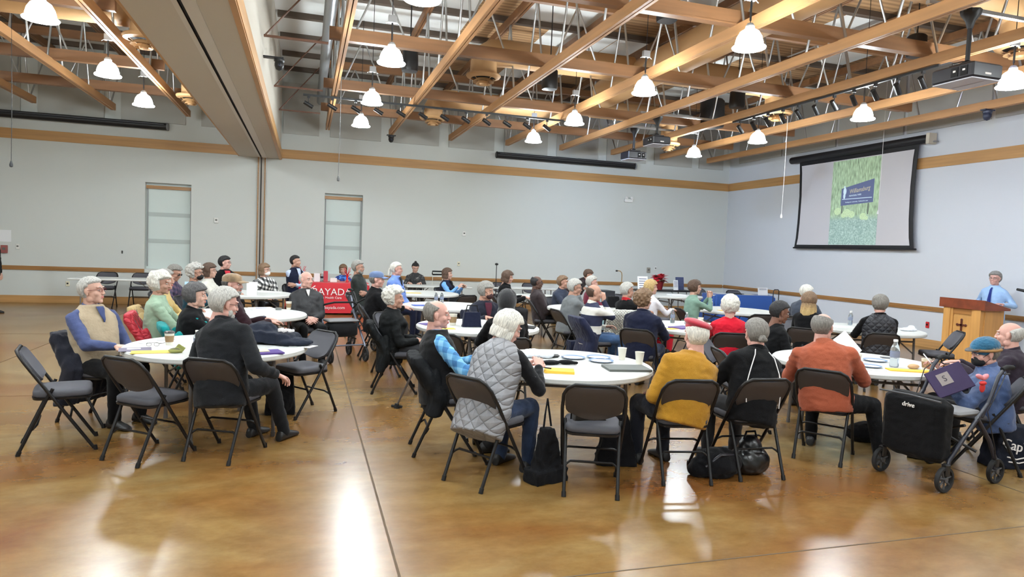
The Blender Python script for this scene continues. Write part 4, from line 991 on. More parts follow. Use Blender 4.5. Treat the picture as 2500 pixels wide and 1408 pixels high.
        if kind == 'beret':
            mb = MB(); Mb = TR(.012,-.01,.098) @ RT('Y', 14) @ RT('X', 6)
            mb.ell((0,0,0),(.112,.118,.036), Mb, 28, 12); mb.lathe([(.08,-.04),(.086,-.04),(.088,-.01),(.08,0)], 28, M=TR(0,-.01,.098)); mb.tube([Mb @ Vector((0,0,.03)), Mb @ Vector((0,0,.045))], .004, 6)
            x = remesh(mb, .007, 2); o = fin(x, 'beret', m_, root); o.matrix_local = hM
        if kind == 'knit':
            mb = MB(); mb.ell((0,-.014,.055),(.095,.116,.088), None, 28, 18)
            x = remesh(mb, .007, 1); wrinkle(x, .004, (120,30,120), 2, False); o = fin(x, 'knit_hat', m_, root); o.matrix_local = hM
            MB().tube([(.094*math.cos(a), -.014+.114*math.sin(a), .03+.014*math.sin(a)) for a in [2*PI*k/30 for k in range(30)]], .012, 8, closed=True).build('hat_band', mat('hat_band', (150,112,66), .85, var=.4, vs=20), o, 60)
            MB().loft([[( .07*math.cos(a)*f, .075+.075*math.sin(a)*f, .05+z-.18*(.05*math.sin(a)*f)) for a in [2*PI*k/20 for k in range(20)]] for z, f in ((0,1.),(.008,.98))]).build('brim', mat('visor_grey', (86,84,82), .8), o, 50)
        if kind == 'hood':
            mb = MB(); mb.ell((0,-.02,.02),(.105,.125,.125), None, 24, 16); mb.ell((0,-.03,-.1),(.1,.11,.08))
            x = remesh(mb, .009, 3); fin(x, 'hood', m_, root).matrix_local = hM
    # clothing --------------------------------------------------------------
    def torso(mb, g, z0=-.12, arm=1.):
        w = hw*wide; bl = belly
        R_ = [(z0,.165,.115,-.005),(0,.178,.128,0),(.25,.165,.12+.55*bl,.25*bl),(.5,.168,.12+.4*bl,.2*bl),(.72,.178,.118,0),(.84,.172,.104,-.008),(.93,.135,.082,-.012),(1.0,.088,.066,-.008),(1.07,.062,.056,.0)]
        rings = []
        for f, a, b2, yo in R_:
            z = f if f < 0 else f*Lt; rings.append([S_ @ Vector(((a*w+g)*math.copysign(abs(math.cos(t))**.85, math.cos(t)), yo+(b2*(w**.5)+g)*math.sin(t), z)) for t in [2*PI*k/24 for k in range(24)]])
        mb.loft(rings)
        for s in (-1,1): mb.tube([S_ @ Vector((0,-.008,Lt-.02)), S_ @ Vector((s*sh*.5,-.006,Lt-.045)), S_ @ Vector((s*sh*arm,0,shz+.012*(1-arm)*5))], [.05+g*.5,.052+g*.5,(.05+g*.6)*(1 if arm == 1 else .86)], 12)
        if fem:
            for s in (-1,1): mb.ell(tuple(S_ @ Vector((s*.075,.085+g,Lt*.68))), (.065,.055,.06))
    sd = sum(map(ord, label)) % 50
    if top:
        mb = MB(); g = .012; torso(mb, g)
        for k in (0,1): limb(mb, [shd[k], el[k], wr[k]-(wr[k]-el[k]).normalized()*.02], [.058*hw, .05*hw, .035])
        x = remesh(mb, .0125*vf, 2); wrinkle(x, .009, seed=sd); fin(x, 'shirt', top, root)
    if jacket:
        mb = MB(); torso(mb, .026, z0=-.14-hem)
        if jacket[1] == 'coat': torso(mb, .034, z0=-.2)
        for k in (0,1): limb(mb, [shd[k], el[k], wr[k]-(wr[k]-el[k]).normalized()*.03], [.066*hw, .058*hw, .044])
        x = remesh(mb, .014*vf, 2); wrinkle(x, .013, (7,7,12), seed=sd); fin(x, 'jacket', jacket[0], root)
    if vest:
        mb = MB(); torso(mb, .026 if len(vest) < 2 else .034, z0=-.13 if len(vest) < 2 else -.2, arm=.74); x = remesh(mb, .012*vf, 2); wrinkle(x, .006, seed=sd); fin(x, 'vest', vest[0], root)
    cl = collar or (jacket[0] if jacket and not (hat and hat[0] == 'hood') else None)
    if cl:
        zt = NB; n_ = (S_.to_3x3() @ Vector((0,0,1)))
        mb = MB(); rings = []
        for z, r in ((-.02,.082),(.025,.074),(.028,.064),(-.02,.07)):
            rings.append([S_ @ Vector((r*1.02*math.cos(a), r*.98*math.sin(a)-.005, Lt+.012+z-(.018*math.sin(a)))) for a in [2*PI*k/24 for k in range(24)]])
        vs = [v for r in rings for v in r]; fs = [(i*24+j, i*24+(j+1) % 24, ((i+1) % 4)*24+(j+1) % 24, ((i+1) % 4)*24+j) for i in range(4) for j in range(24)]
        mb.add(vs, fs); mb.build('collar', cl, root, 50)
    if front:
        front, fd_, fw_ = front if isinstance(front, tuple) else (front, 1., 1.)
        q = .012+(.018 if jacket else .014 if vest else 0); dd = (((Lt+.015,.052,.072),(Lt-.03,.05,.098),(Lt*.84,.044,.108),(Lt*.72,.034,.122),(Lt*.55,.018,.128+.5*belly),(Lt*.45,.006,.126+.5*belly)))
        MB().loft([[S_ @ Vector((w*math.cos(a), y+q+.008*math.sin(a), z)) for a in [2*PI*k/12 for k in range(12)]] for z, w, y in [(Lt+.015-(Lt+.015-z)*fd_, w*fw_, .072+(y-.072)*min(1, fd_*1.15+.1)) for z, w, y in dd]]).build('shirt_front', front, root, 50)
    if tie:
        MB().loft([[S_ @ Vector((w*math.cos(a), y+.006*math.sin(a), z)) for a in [2*PI*k/8 for k in range(8)]] for z, w, y in ((Lt+.0,.014,.075),(Lt-.04,.018,.108),(Lt*.6,.03,.152),(Lt*.25,.038,.152),(Lt*.18,.01,.15))]).build('necktie', tie, root, 50)
    pm = pants or mat('pants_black', (26,26,30), .8)
    mb = MB(); mb.ell(tuple(S_ @ Vector((0,-.005,-.01))), (.17*hw*wide,.135,.125))
    th_ = .088*hw
    for k in (0,1): limb(mb, [hj[k], kn[k], an[k]], [th_, .068, .052], 14)
    x = remesh(mb, .0145*vf, 2); wrinkle(x, .008, (10,10,10), seed=sd); fin(x, 'trousers', pm, root)
    for k in (0,1):
        a = Vector(an[k]); ty = a.y
        z = a.z-.07
        mb = MB(); rings = []
        for y, w, h_ in ((-.075,.03,.05),(-.06,.037,.085),(.0,.038,.095),(.06,.042,.07),(.13,.044,.05),(.17,.034,.036),(.185,.018,.025)):
            rings.append([(a.x+w*math.copysign(abs(math.cos(t))**.8, math.cos(t)), a.y+y, z+h_*.5+h_*.5*math.sin(t)) for t in [2*PI*j/14 for j in range(14)]])
        mb.loft(rings); mb.build('shoe', shoes or mat('shoe_black', (22,20,20), .5), root, 60)
    if chair is not False and not stand:
        cx_, cy_, ca_ = (at[0], at[1], at[2]) if at else (org.x+ca*.045, org.y+sa*.045, body if cm is None else cm)
        place_chair(cx_, cy_, ca_, chair or ('chair under the '+label.split(',')[0].replace('seated ', ''))); CH[label] = (cx_, cy_, ca_)
    root['org'] = 0; del root['org']
    return root, S_, Lt, hM
# ---------------------------------------------------------------- cloth materials
def cloth(n, rgb, rough=.85, var=.08, bump=.25, bs=120, fuzz=.12, vs=6): return mat('cloth_'+n, rgb, rough, var=var, vs=vs, bump=bump, bs=bs, fuzz=fuzz, spec=.5 if rough < .7 else .12)
navy = cloth('navy', (24,28,48), fuzz=.08); blk = cloth('black', (13,13,15), fuzz=.05, var=.2); char = cloth('charcoal', (54,55,60)); char2 = cloth('suit', (25,26,29), var=.06, fuzz=.08)
denim = cloth('denim', (62,88,124), var=.2, vs=14); dkdenim = cloth('dark_denim', (40,52,76), var=.2, vs=12); khaki = cloth('khaki', (120,104,84))
def pattern(n, base, fn):
    m = mat('cloth_'+n, base, .85); b_ = m.node_tree.nodes['Principled BSDF']; tc_ = N(m, 'ShaderNodeTexCoord'); fn(m, b_, tc_); return m
def plaid(c1, c2, c3, s=16):
    def f(m, b_, tc_):
        sp_ = N(m, 'ShaderNodeSeparateXYZ'); mp_ = N(m, 'ShaderNodeMapping'); mp_.inputs['Rotation'].default_value = (.25,.3,.2); L(m, tc_.outputs['Object'], mp_.inputs[0]); L(m, mp_.outputs[0], sp_.inputs[0])
        outs = []
        for k in (0, 2):
            a = N(m, 'ShaderNodeMath', operation='MULTIPLY'); a.inputs[1].default_value = s; L(m, sp_.outputs[k], a.inputs[0])
            if k == 0:
                a2 = N(m, 'ShaderNodeMath', operation='MULTIPLY_ADD'); a2.inputs[1].default_value = s; L(m, sp_.outputs[1], a2.inputs[0]); L(m, a.outputs[0], a2.inputs[2]); a = a2
            fr_ = N(m, 'ShaderNodeMath', operation='FRACT'); L(m, a.outputs[0], fr_.inputs[0])
            lt_ = N(m, 'ShaderNodeMath', operation='LESS_THAN'); lt_.inputs[1].default_value = .5; L(m, fr_.outputs[0], lt_.inputs[0]); outs.append(lt_)
        ad_ = N(m, 'ShaderNodeMath', operation='ADD'); L(m, outs[0].outputs[0], ad_.inputs[0]); L(m, outs[1].outputs[0], ad_.inputs[1])
        dv = N(m, 'ShaderNodeMath', operation='MULTIPLY'); dv.inputs[1].default_value = .5; L(m, ad_.outputs[0], dv.inputs[0])
        r_ = ramp(m, dv.outputs[0], [(0,c1),(.5,c2),(1,c3)]); r_.color_ramp.interpolation = 'CONSTANT'; r_.color_ramp.elements[1].position = .3; r_.color_ramp.elements[2].position = .8
        L(m, r_.outputs[0], b_.inputs['Base Color'])
    return f
blueplaid = pattern('blue_plaid', (100,170,220), plaid((138,196,232),(96,160,210),(62,116,170), 11))
bwplaid = pattern('black_white_plaid', (120,120,120), plaid((226,226,222),(110,110,110),(22,22,24), 13))
purpplaid = pattern('purple_plaid', (80,60,80), plaid((96,74,92),(66,56,84),(44,44,64), 14))
def quiltf(sc_, st, w=.06):
    def f(m, b_, tc_):
        mp_ = N(m, 'ShaderNodeMapping'); mp_.inputs['Rotation'].default_value = (0, R(45), 0); mp_.inputs['Scale'].default_value = (sc_,)*3
        L(m, tc_.outputs['Object'], mp_.inputs[0]); sp_ = N(m, 'ShaderNodeSeparateXYZ'); L(m, mp_.outputs[0], sp_.inputs[0]); o_ = []
        for k in (0, 2):
            pp = N(m, 'ShaderNodeMath', operation='PINGPONG'); pp.inputs[1].default_value = .5; L(m, sp_.outputs[k], pp.inputs[0]); o_.append(pp)
        mn = N(m, 'ShaderNodeMath', operation='MINIMUM'); L(m, o_[0].outputs[0], mn.inputs[0]); L(m, o_[1].outputs[0], mn.inputs[1])
        pw = N(m, 'ShaderNodeMath', operation='POWER'); pw.inputs[1].default_value = .4; L(m, mn.outputs[0], pw.inputs[0])
        bp_ = N(m, 'ShaderNodeBump', i_Strength=st, i_Distance=.02); L(m, pw.outputs[0], bp_.inputs['Height']); L(m, bp_.outputs[0], b_.inputs['Normal'])
        b_.inputs['Roughness'].default_value = .55
    return f
quiltg = pattern('quilted_silver', (134,134,138), quiltf(16, 1.)); quiltb = pattern('quilted_black', (32,33,40), quiltf(16, .8)); quiltred = pattern('quilted_red', (176,28,46), quiltf(18, .8))
def rugby(m, b_, tc_):
    sp_ = N(m, 'ShaderNodeSeparateXYZ'); L(m, tc_.outputs['Object'], sp_.inputs[0])
    a = N(m, 'ShaderNodeMath', operation='MULTIPLY_ADD'); a.inputs[1].default_value = 3.9; a.inputs[2].default_value = -.28; L(m, sp_.outputs[2], a.inputs[0])
    fr_ = N(m, 'ShaderNodeMath', operation='FRACT'); L(m, a.outputs[0], fr_.inputs[0])
    r_ = ramp(m, fr_.outputs[0], [(0,(222,220,212)),(.42,(222,220,212)),(.43,(34,38,66)),(1,(34,38,66))]); r_.color_ramp.interpolation = 'CONSTANT'; L(m, r_.outputs[0], b_.inputs['Base Color'])
rugbym = pattern('rugby', (30,34,60), rugby)
def printed(c1, c2, c3, s):
    def f(m, b_, tc_):
        n_ = N(m, 'ShaderNodeTexVoronoi', i_Scale=s); L(m, tc_.outputs['Object'], n_.inputs['Vector']); r_ = ramp(m, n_.outputs['Color'], [(.2,c1),(.5,c2),(.8,c3)]); r_.color_ramp.interpolation = 'CONSTANT'; L(m, r_.outputs[0], b_.inputs['Base Color'])
    return f
sweatprint = pattern('printed_sweatshirt', (60,60,60), printed((40,40,42),(64,62,62),(128,126,122), 22)); colprint = pattern('coloured_print', (60,90,160), printed((36,60,130),(80,130,210),(150,40,60), 26))
# ================================================================ the people in the room
P = person
G = 'seated audience'
P('seated man in tan vest over denim-blue shirt, far left of the front table', (-1.83,6.94,1.17), -38, -16, lean=-4, pitch=-6, hands=((-.16,.3,.6),(.12,.42,.72)), sk='fair', hair='short', hcol='silver', top=cloth('blue_shirt',(70,80,118),var=.16,vs=14), vest=(cloth('tan_vest',(168,152,128),bump=.4,bs=60),), collar=cloth('blue_shirt2',(64,74,112)), glasses='red', belly=.05, build=1.08, cm=-28, pants=blk, chair='folding chair draped with dark jacket under the tan vest man', front=(MAT['cloth_blue_shirt2'],.5,.7))
P('seated grey-haired man in dark suit jacket, back to camera at front left table', (-.60,5.80,1.17), 55, 25, lean=8, pitch=10, hands=((-.2,.3,.7),(.3,.28,.62)), sk='pink', hair='full', hcol='silver', top=char2, jacket=(char2,'j'), glasses='dark', beard='silver', build=1.08, cm=64, pants=char2, legs='out', at=(-.57,5.66,64))
P('seated dark-haired woman in black jacket with teal lining at left', (-1.06,7.58,1.09), 15, -5, lean=6, hands='table', hair='shag', hcol='dkgrey', top=cloth('teal',(20,128,126)), jacket=(blk,'j'), fem=True, chair='folding chair hung with teal and black coat behind dark-haired woman')
P('seated white-haired woman in mint green sweater', (-1.52,8.30,1.16), 5, -12, lean=4, hands='table', sk='tan', hair='puff', hcol='white', top=cloth('mint',(150,174,150)), fem=True, build=1.12, pants=khaki, chair='folding chair with bright red quilted coat behind the mint sweater')
P('seated person in mustard-tan shirt behind the mint sweater', (-1.66,9.35,1.14), 0, -20, lean=10, hands='tclasp', sk='tan', hair='full', hcol='grey', top=cloth('mustard_tan',(190,166,108)), build=1.1)
P('seated person with brown-grey hair and dark sunglasses looking down', (-1.98,11.9,1.1), -20, -20, lean=12, pitch=18, hands='table', sk='tan', hair='full', hcol='salt', top=purpplaid, glasses='sun')
P('seated white-haired man with black face mask in dark teal sweater', (-1.57,11.15,1.15), -5, -10, lean=4, hands='table', sk='tan', hair='curly', hcol='silver', top=cloth('dark_teal',(22,62,76)), mask='black', glasses='dark')
P('seated dark-haired woman in white top in the left rear group', (-1.52,12.35,1.13), -15, -12, lean=3, hands='table', hair='bob', hcol='brown', top=cloth('offwhite',(206,204,194)), fem=True, glasses='dark')
P('seated man in black blazer and red shirt against the back wall', (-1.45,13.95,1.215), -60, -15, lean=0, hands='clasp', sk='pink', hair='full', hcol='black', top=cloth('red_shirt',(180,48,60)), jacket=(blk,'j'), collar=cloth('red_shirt3',(190,60,70)), glasses='metal', front=MAT['cloth_red_shirt'])
P('seated man in camouflage cap and dark maroon jacket', (-.76,8.12,1.18), 12, -18, lean=3, hands='table', sk='pink', hair='under', hcol='dkgrey', top=denim, jacket=(cloth('maroon_black',(42,22,28)),'j'), hat=('camo',(140,116,88),'camo'), beard='grey', build=1.15)
P('seated woman in black and white checked shirt with white mask', (-.74,13.95,1.10), -75, -25, lean=2, hands='lap', hair='bob', hcol='ltbrown', top=bwplaid, mask='white', fem=True, glasses='metal', build=1.1)
P('seated man in dark sweater vest with crossed arms left of the red table', (-.18,14.6,1.265), -55, -25, lean=-4, hands='cross', sk='tan', hair='short', hcol='black', top=cloth('pale_blue_shirt',(178,190,214)), vest=(navy,), collar=cloth('red_check',(170,60,76)), pants=navy, front=(MAT['cloth_pale_blue_shirt'],.7,.8), tie=cloth('tie_red', (150,36,50)))
P('seated bald man in black tracksuit facing the camera', (.03,10.1,1.145), -78, -50, lean=-5, hands='clasp', sk='pink', hair='bald', hcol='silver', top=blk, jacket=(cloth('track_black',(22,22,26),fuzz=0,rough=.6),'j'), collar=cloth('white_tee',(220,218,212)), belly=.05, build=1.03, pants=blk, front=(MAT['cloth_white_tee'],.35,.5))
P('seated woman in bright blue print behind the red table', (.92,17.42,1.02), -95, -95, lean=8, pitch=10, hands='table', hair='bob', hcol='ltbrown', top=colprint, fem=True)
P('seated grey-haired man in dark green sweater with arms crossed', (.94,12.65,1.25), -30, -22, lean=-6, hands='cross', sk='tan', hair='full', hcol='grey', top=cloth('dark_green',(40,44,42)), beard='grey', glasses='metal', legs='cross')
P('seated man in blue ball cap and black jacket', (1.03,10.15,1.17), 0, -18, lean=2, hands='table', sk='pink', hair='under', hcol='salt', top=blk, jacket=(blk,'j'), hat=('cap',(92,112,150),'blue'), build=1.08)
P('seated heavy man in light blue shirt with white ponytail', (1.63,12.6,1.245), -28, -12, lean=2, hands='clasp', sk='pink', hair='pony', hcol='white', top=cloth('light_blue',(112,142,212)), belly=.08, build=1.22, collar=cloth('light_blue2',(120,150,216)), glasses='metal', pants=navy, front=cloth('black_tee', (20,20,24)))
P('seated dark-haired woman in printed grey sweatshirt looking down', (2.68,17.1,1.135), -100, -90, lean=4, pitch=22, hands='table', hair='bun', parts='topbun', hcol='black', top=sweatprint, fem=True, build=1.12, glasses='metal')
P('seated woman with brown bob in navy vest and blue sleeves', (3.0,14.6,1.10), -35, -22, lean=2, hands='read', hair='bob', hcol='brown', top=cloth('sky_sleeve',(106,156,214)), vest=(navy,), fem=True, legs='cross', front=blk)
P('seated curly white-haired woman in long black coat', (1.0,7.85,1.08), -5, -12, lean=2, hands='lap', sk='tan', hair='curly', hcol='white', top=blk, jacket=(cloth('coat_black',(18,20,21),rough=.72,fuzz=0),'coat'), fem=True, wide=1.05, chair='folding chair covered by a long black coat')
P('seated man in blue plaid shirt and black vest', (1.07,5.56,1.13), -2, -14, lean=7, hands=((-.1,.42,.78),(.14,.4,.78)), sk='pink', hair='thin', hcol='salt', top=blueplaid, vest=(cloth('fleece_black',(17,17,19),fuzz=.1),), build=1.1, belly=.03, chair='folding chair with black jacket over its back under blue plaid man', at=(1.13,5.5,-4))
P('seated grey-haired person with leopard face mask in dark coat', (2.44,9.15,1.10), -80, -40, lean=8, pitch=6, hands='table', sk='tan', hair='shag', hcol='grey', top=cloth('burgundy',(78,34,48)), jacket=(cloth('ink_navy',(32,34,46)),'j'), mask='leopard', front=MAT['cloth_burgundy'])
P('seated woman with white bob in quilted silver vest writing', (1.50,4.93,1.10), 38, 5, lean=20, pitch=22, hands=((0,.52,.79),(.14,.5,.80)), sk='pink', hair='bob', hcol='white', top=cloth('black_knit',(20,20,23)), vest=(quiltg,'long'), fem=True, build=1.12, pants=dkdenim, cm=33, hem=.05, at=(1.31,4.74,33))
P('seated person in black hooded jacket at the middle table, back to camera', (2.06,6.86,1.14), 88, 70, lean=6, hands='table', sk='tan', hair='full', hcol='black', top=blk, jacket=(blk,'j'), hat=('hood',(22,22,26),'hood'))
P('seated woman with dark brown bob in black jacket at the rear', (3.79,12.63,1.15), -5, -12, lean=8, pitch=10, hands='table', hair='bob', hcol='brown', top=blk, jacket=(blk,'j'), fem=True)
P('seated bald man with glasses in dark brown suit leaning back', (3.99,11.46,1.12), -12, -14, lean=-10, hands='lap', sk='dark', hair='thin', hcol='black', top=cloth('dark_brown',(46,38,40)), jacket=(cloth('dark_brown2',(50,42,44)),'j'), glasses='dark', pants=blk, legs='out')
P('seated man with grey-brown hair in navy jacket leaning at the rear table', (4.82,12.3,1.095), -55, -35, lean=8, hands='tclasp', sk='tan', hair='full', hcol='ltbrown', top=navy, jacket=(cloth('navy_grey',(48,54,70)),'j'))
P('seated man in grey sweater with hand at his face', (4.07,9.86,1.14), 5, -14, lean=12, pitch=8, hands='chin', sk='tan', hair='full', hcol='silver', top=cloth('mid_grey',(112,116,118)), glasses='dark', build=1.06, pants=blk)
P('seated white-haired man in maroon sweater facing right', (5.28,11.95,1.12), -20, -16, lean=4, hands='table', sk='pink', hair='full', hcol='silver', top=cloth('maroon',(104,34,52)))
P('standing person bending forward in dark jacket with red scarf at the rear', (6.3,14.5,1.17), -30, -30, lean=48, pitch=20, hands=((-.1,.6,.85),(.1,.6,.85)), sk='tan', hair='full', hcol='brown', top=cloth('red_scarf',(160,24,44)), jacket=(cloth('brown_black',(40,30,32)),'j'), stand=True, hip=.72)
P('seated balding man in navy and white striped rugby shirt', (3.87,8.66,1.14), 2, -16, lean=4, hands='chin', sk='tan', hair='bald', hcol='brown', top=rugbym, collar=cloth('white_collar',(226,224,216)), pants=denim, build=1.08, chair='folding chair with a navy jacket over its back under striped shirt')
P('seated grey-haired man in black sweater with red collar', (4.98,9.86,1.11), 25, 0, lean=0, hands='table', sk='tan', hair='full', hcol='silver', top=blk, collar=cloth('red_collar',(170,34,40)), glasses='metal')
P('seated blonde woman in white blouse with red coat round her waist', (5.7,10.4,1.14), 15, -10, lean=4, hands='table', hair='shag', hcol='blonde', top=cloth('white_blouse',(222,220,226)), fem=True, pants=cloth('red_coat',(184,28,44)))
P('seated curly brown-haired woman in navy jacket, back to camera', (4.05,7.56,1.13), 45, 15, lean=4, hands='table', hair='curly', hcol='ltbrown', top=navy, jacket=(navy,'j'), fem=True, build=1.12, pants=dkdenim)
P('seated brown-haired woman in sage green sweater with clasped hands', (6.52,10.34,1.16), -8, -14, lean=6, hands='pray', sk='fair', hair='shag', hcol='brown', top=cloth('sage',(124,154,140)), fem=True, pants=cloth('brown_trouser',(74,60,52)))
P('seated white-haired woman in bright red sweater, back to camera', (5.08,7.24,1.10), 65, 50, lean=2, hands='table', sk='pink', hair='puff', hcol='white', top=cloth('bright_red',(190,24,44)), fem=True, build=1.12)
P('seated woman with dark pulled-back hair in black, in profile', (5.23,6.50,1.10), -12, -16, lean=8, pitch=10, hands='lap', sk='brown', hair='braids', hcol='black', top=blk, fem=True, build=1.05)
P('seated woman with dark to blonde straight hair, back to camera', (6.70,7.74,1.15), 35, 28, lean=3, hands='table', hair='long', parts='ombre', hcol='ltbrown', top=blk, fem=True)
P('seated white-haired person in grey jacket leaning forward near the wall', (8.05,9.38,1.17), 30, 10, lean=16, pitch=14, hands='table', sk='pink', hair='full', hcol='white', top=cloth('slate',(62,68,80)), jacket=(cloth('slate2',(60,66,78)),'j'))
P('seated grey-haired man in black quilted vest, back to camera by the lectern', (7.42,7.24,1.16), 62, 45, lean=0, hands='table', sk='pink', hair='full', hcol='salt', top=blk, vest=(quiltb,), collar=blk, build=1.05)
P('seated man in burnt orange shirt, back to camera', (4.37,4.86,1.13), 44, 22, lean=6, hands=((-.2,.42,.78),(.16,.44,.80)), sk='pink', hair='thin', hcol='salt', top=cloth('burnt_orange',(156,82,58),var=.1), build=1.2, belly=.04, pants=blk, collar=cloth('burnt_orange2',(166,92,68)), legs='splay', at=(4.38,4.78,38))
pj, S42, L42, H42 = P('seated woman with grey bun in black jacket with white piping', (3.54,4.68,1.09), 86, 80, lean=5, pitch=6, hands='table', sk='pink', hair='bun', hcol='salt', top=blk, jacket=(blk,'j'), fem=True, build=1.1, at=(3.42,4.56,86))
mb = MB()
for s in (-1,1): mb.tube([S42 @ Vector((s*.06,-.10,L42+.0)), S42 @ Vector((s*.085,-.142,L42*.88)), S42 @ Vector((s*.125,-.158,L42*.6)), S42 @ Vector((s*.15,-.15,L42*.3)), S42 @ Vector((s*.14,-.15,.0))], .004, 6)
mb.build('piping', wt, pj, 60)
P('seated man in mustard yellow sweater wearing a red beret', (2.94,4.62,1.08), 95, 88, lean=3, hands='lap', sk='pink', hair='short', hcol='white', top=cloth('mustard',(168,122,38),bump=.4,bs=160), hat=('beret',(158,20,44),'beret'), build=1.14, belly=.04, wide=1.05, pants=cloth('dark_pants',(30,32,40)), at=(2.80,4.57,80))
P('seated woman in teal and navy knit hat with black mask at the right edge', (5.6,4.33,.975), 132, 160, lean=10, pitch=12, chair='chair under the knit hat woman at right edge', hands=((-.2,.36,.72),(.1,.42,.78)), sk='pink', hair='short', hcol='salt', top=cloth('blue_parka',(52,72,112),rough=.6), jacket=(cloth('blue_parka2',(54,76,118),rough=.6),'j'), hat=('knit',(20,88,120),'knit'), mask='black', fem=True, build=1.12)
P('seated bald man in dark jacket at the right edge', (6.30,4.65,1.09), 128, 118, lean=4, hands='table', sk='pink', hair='bald', hcol='silver', top=navy, jacket=(cloth('plum_black',(44,36,46)),'j'), build=1.05)
P('standing speaker behind the lectern in light blue shirt and navy tie', (11.95,9.16,1.525), 188, 196, lean=2, hands=((-.26,.2,1.08),(.28,.14,1.02)), sk='pink', hair='full', hcol='grey', top=cloth('speaker_blue',(160,192,228)), tie=cloth('tie_navy',(38,52,118)), glasses='metal', stand=True, pants=blk, collar=cloth('speaker_blue2',(172,200,232)))
P('standing person cropped by the left photo edge in black top and pale trousers', (-5.95,15.9,1.56), -10, -10, lean=0, hands=((-.2,.05,.8),(.2,.1,.82)), sk='fair', hair='full', hcol='brown', top=blk, stand=True, pants=cloth('pale_pink',(206,180,176)))
# ================================================================ coats hung on chairs
def chair_of(txt):
    for k, v in CH.items():
        if txt in k: return v
def drape(pos, m, label, z0=.35, w=.25, z1=.81, th=.05, flare=.03, seed=1, amp=.016, off=0., cat='coat'):
    x, y, a = pos; t = thing('hung_coat', label, cat, (x, y, 0), R(a-90))
    mb = MB(); rings = []
    for k in range(9):
        f = k/8; z = z0+(z1-z0)*f; fz = z/.79; yc = .25-.51*min(1, fz)-.035+off
        if z < .5: yc = .25-.51*(.5/.79)-.03-(.5-z)*.25+off
        ww = (w+flare*(1-f))*(1 if f < .9 else .93); tt = th*(1 if f < .95 else .75)*(1+.3*math.sin(3*f))
        rings.append([(ww*math.copysign(abs(math.cos(t))**.55, math.cos(t)), yc+tt*math.copysign(abs(math.sin(t))**.8, math.sin(t)), z) for t in [2*PI*j/28 for j in range(28)]])
    mb.loft(rings)
    mb.ell((w*.75, rings[4][0][1]+.02, (z0+z1)/2-.05), (.06,.06,.2)); mb.ell((-w*.75, rings[4][0][1]+.02, (z0+z1)/2-.05), (.06,.06,.2))
    me = remesh(mb, .012, 3); wrinkle(me, amp, (15,8,4), seed); fin(me, 'coat_body', m, t)
    return t
drape(chair_of('tan vest'), cloth('jacket_ink', (30,31,40)), 'dark navy jacket hung over the chair back of man in tan vest', .18, w=.27, th=.08, flare=.05, off=.05, seed=2)
drape(chair_of('mint green'), quiltred, 'bright red quilted coat hung on the chair of the mint sweater', .25, w=.27, z1=.84, flare=.08, seed=4)
drape(chair_of('mustard-tan shirt'), cloth('tan_jacket', (178,156,110)), 'tan jacket on the chair behind the mint sweater', .4, seed=5)
drape(chair_of('teal lining'), cloth('teal_coat', (22,134,134)), 'teal and black coat hung on the chair of dark-haired woman', .4, w=.24, seed=6)
drape(chair_of('blue plaid'), cloth('leather_black', (22,23,25), rough=.71, fuzz=0), 'black leather jacket over the chair back of blue plaid man', .34, w=.25, seed=7, amp=.014, off=.045, th=.07)
drape(chair_of('white striped'), cloth('jacket_navy', (34,38,62)), 'long navy jacket hanging to the floor behind the striped shirt', .14, w=.25, flare=.02, th=.07, seed=8, amp=.012, off=.03)
drape(chair_of('curly white-haired woman in long'), cloth('coat_black2', (18,20,21), rough=.72, fuzz=0), 'long black coat hanging over the chair of the curly white-haired woman', .26, w=.26, seed=9, amp=.02)
drape(chair_of('leopard'), cloth('coat_ink', (28,30,44)), 'dark navy coat on the chair of the leopard mask', .45, seed=3)
cro = pattern('crochet', (214,214,206), quiltf(34, 1.)); drape((4.62,9.28,75), cro, 'cream crocheted shawl spread over an empty chair back', .3, w=.27, z1=.88, flare=.05, seed=10, amp=.008, cat='shawl')
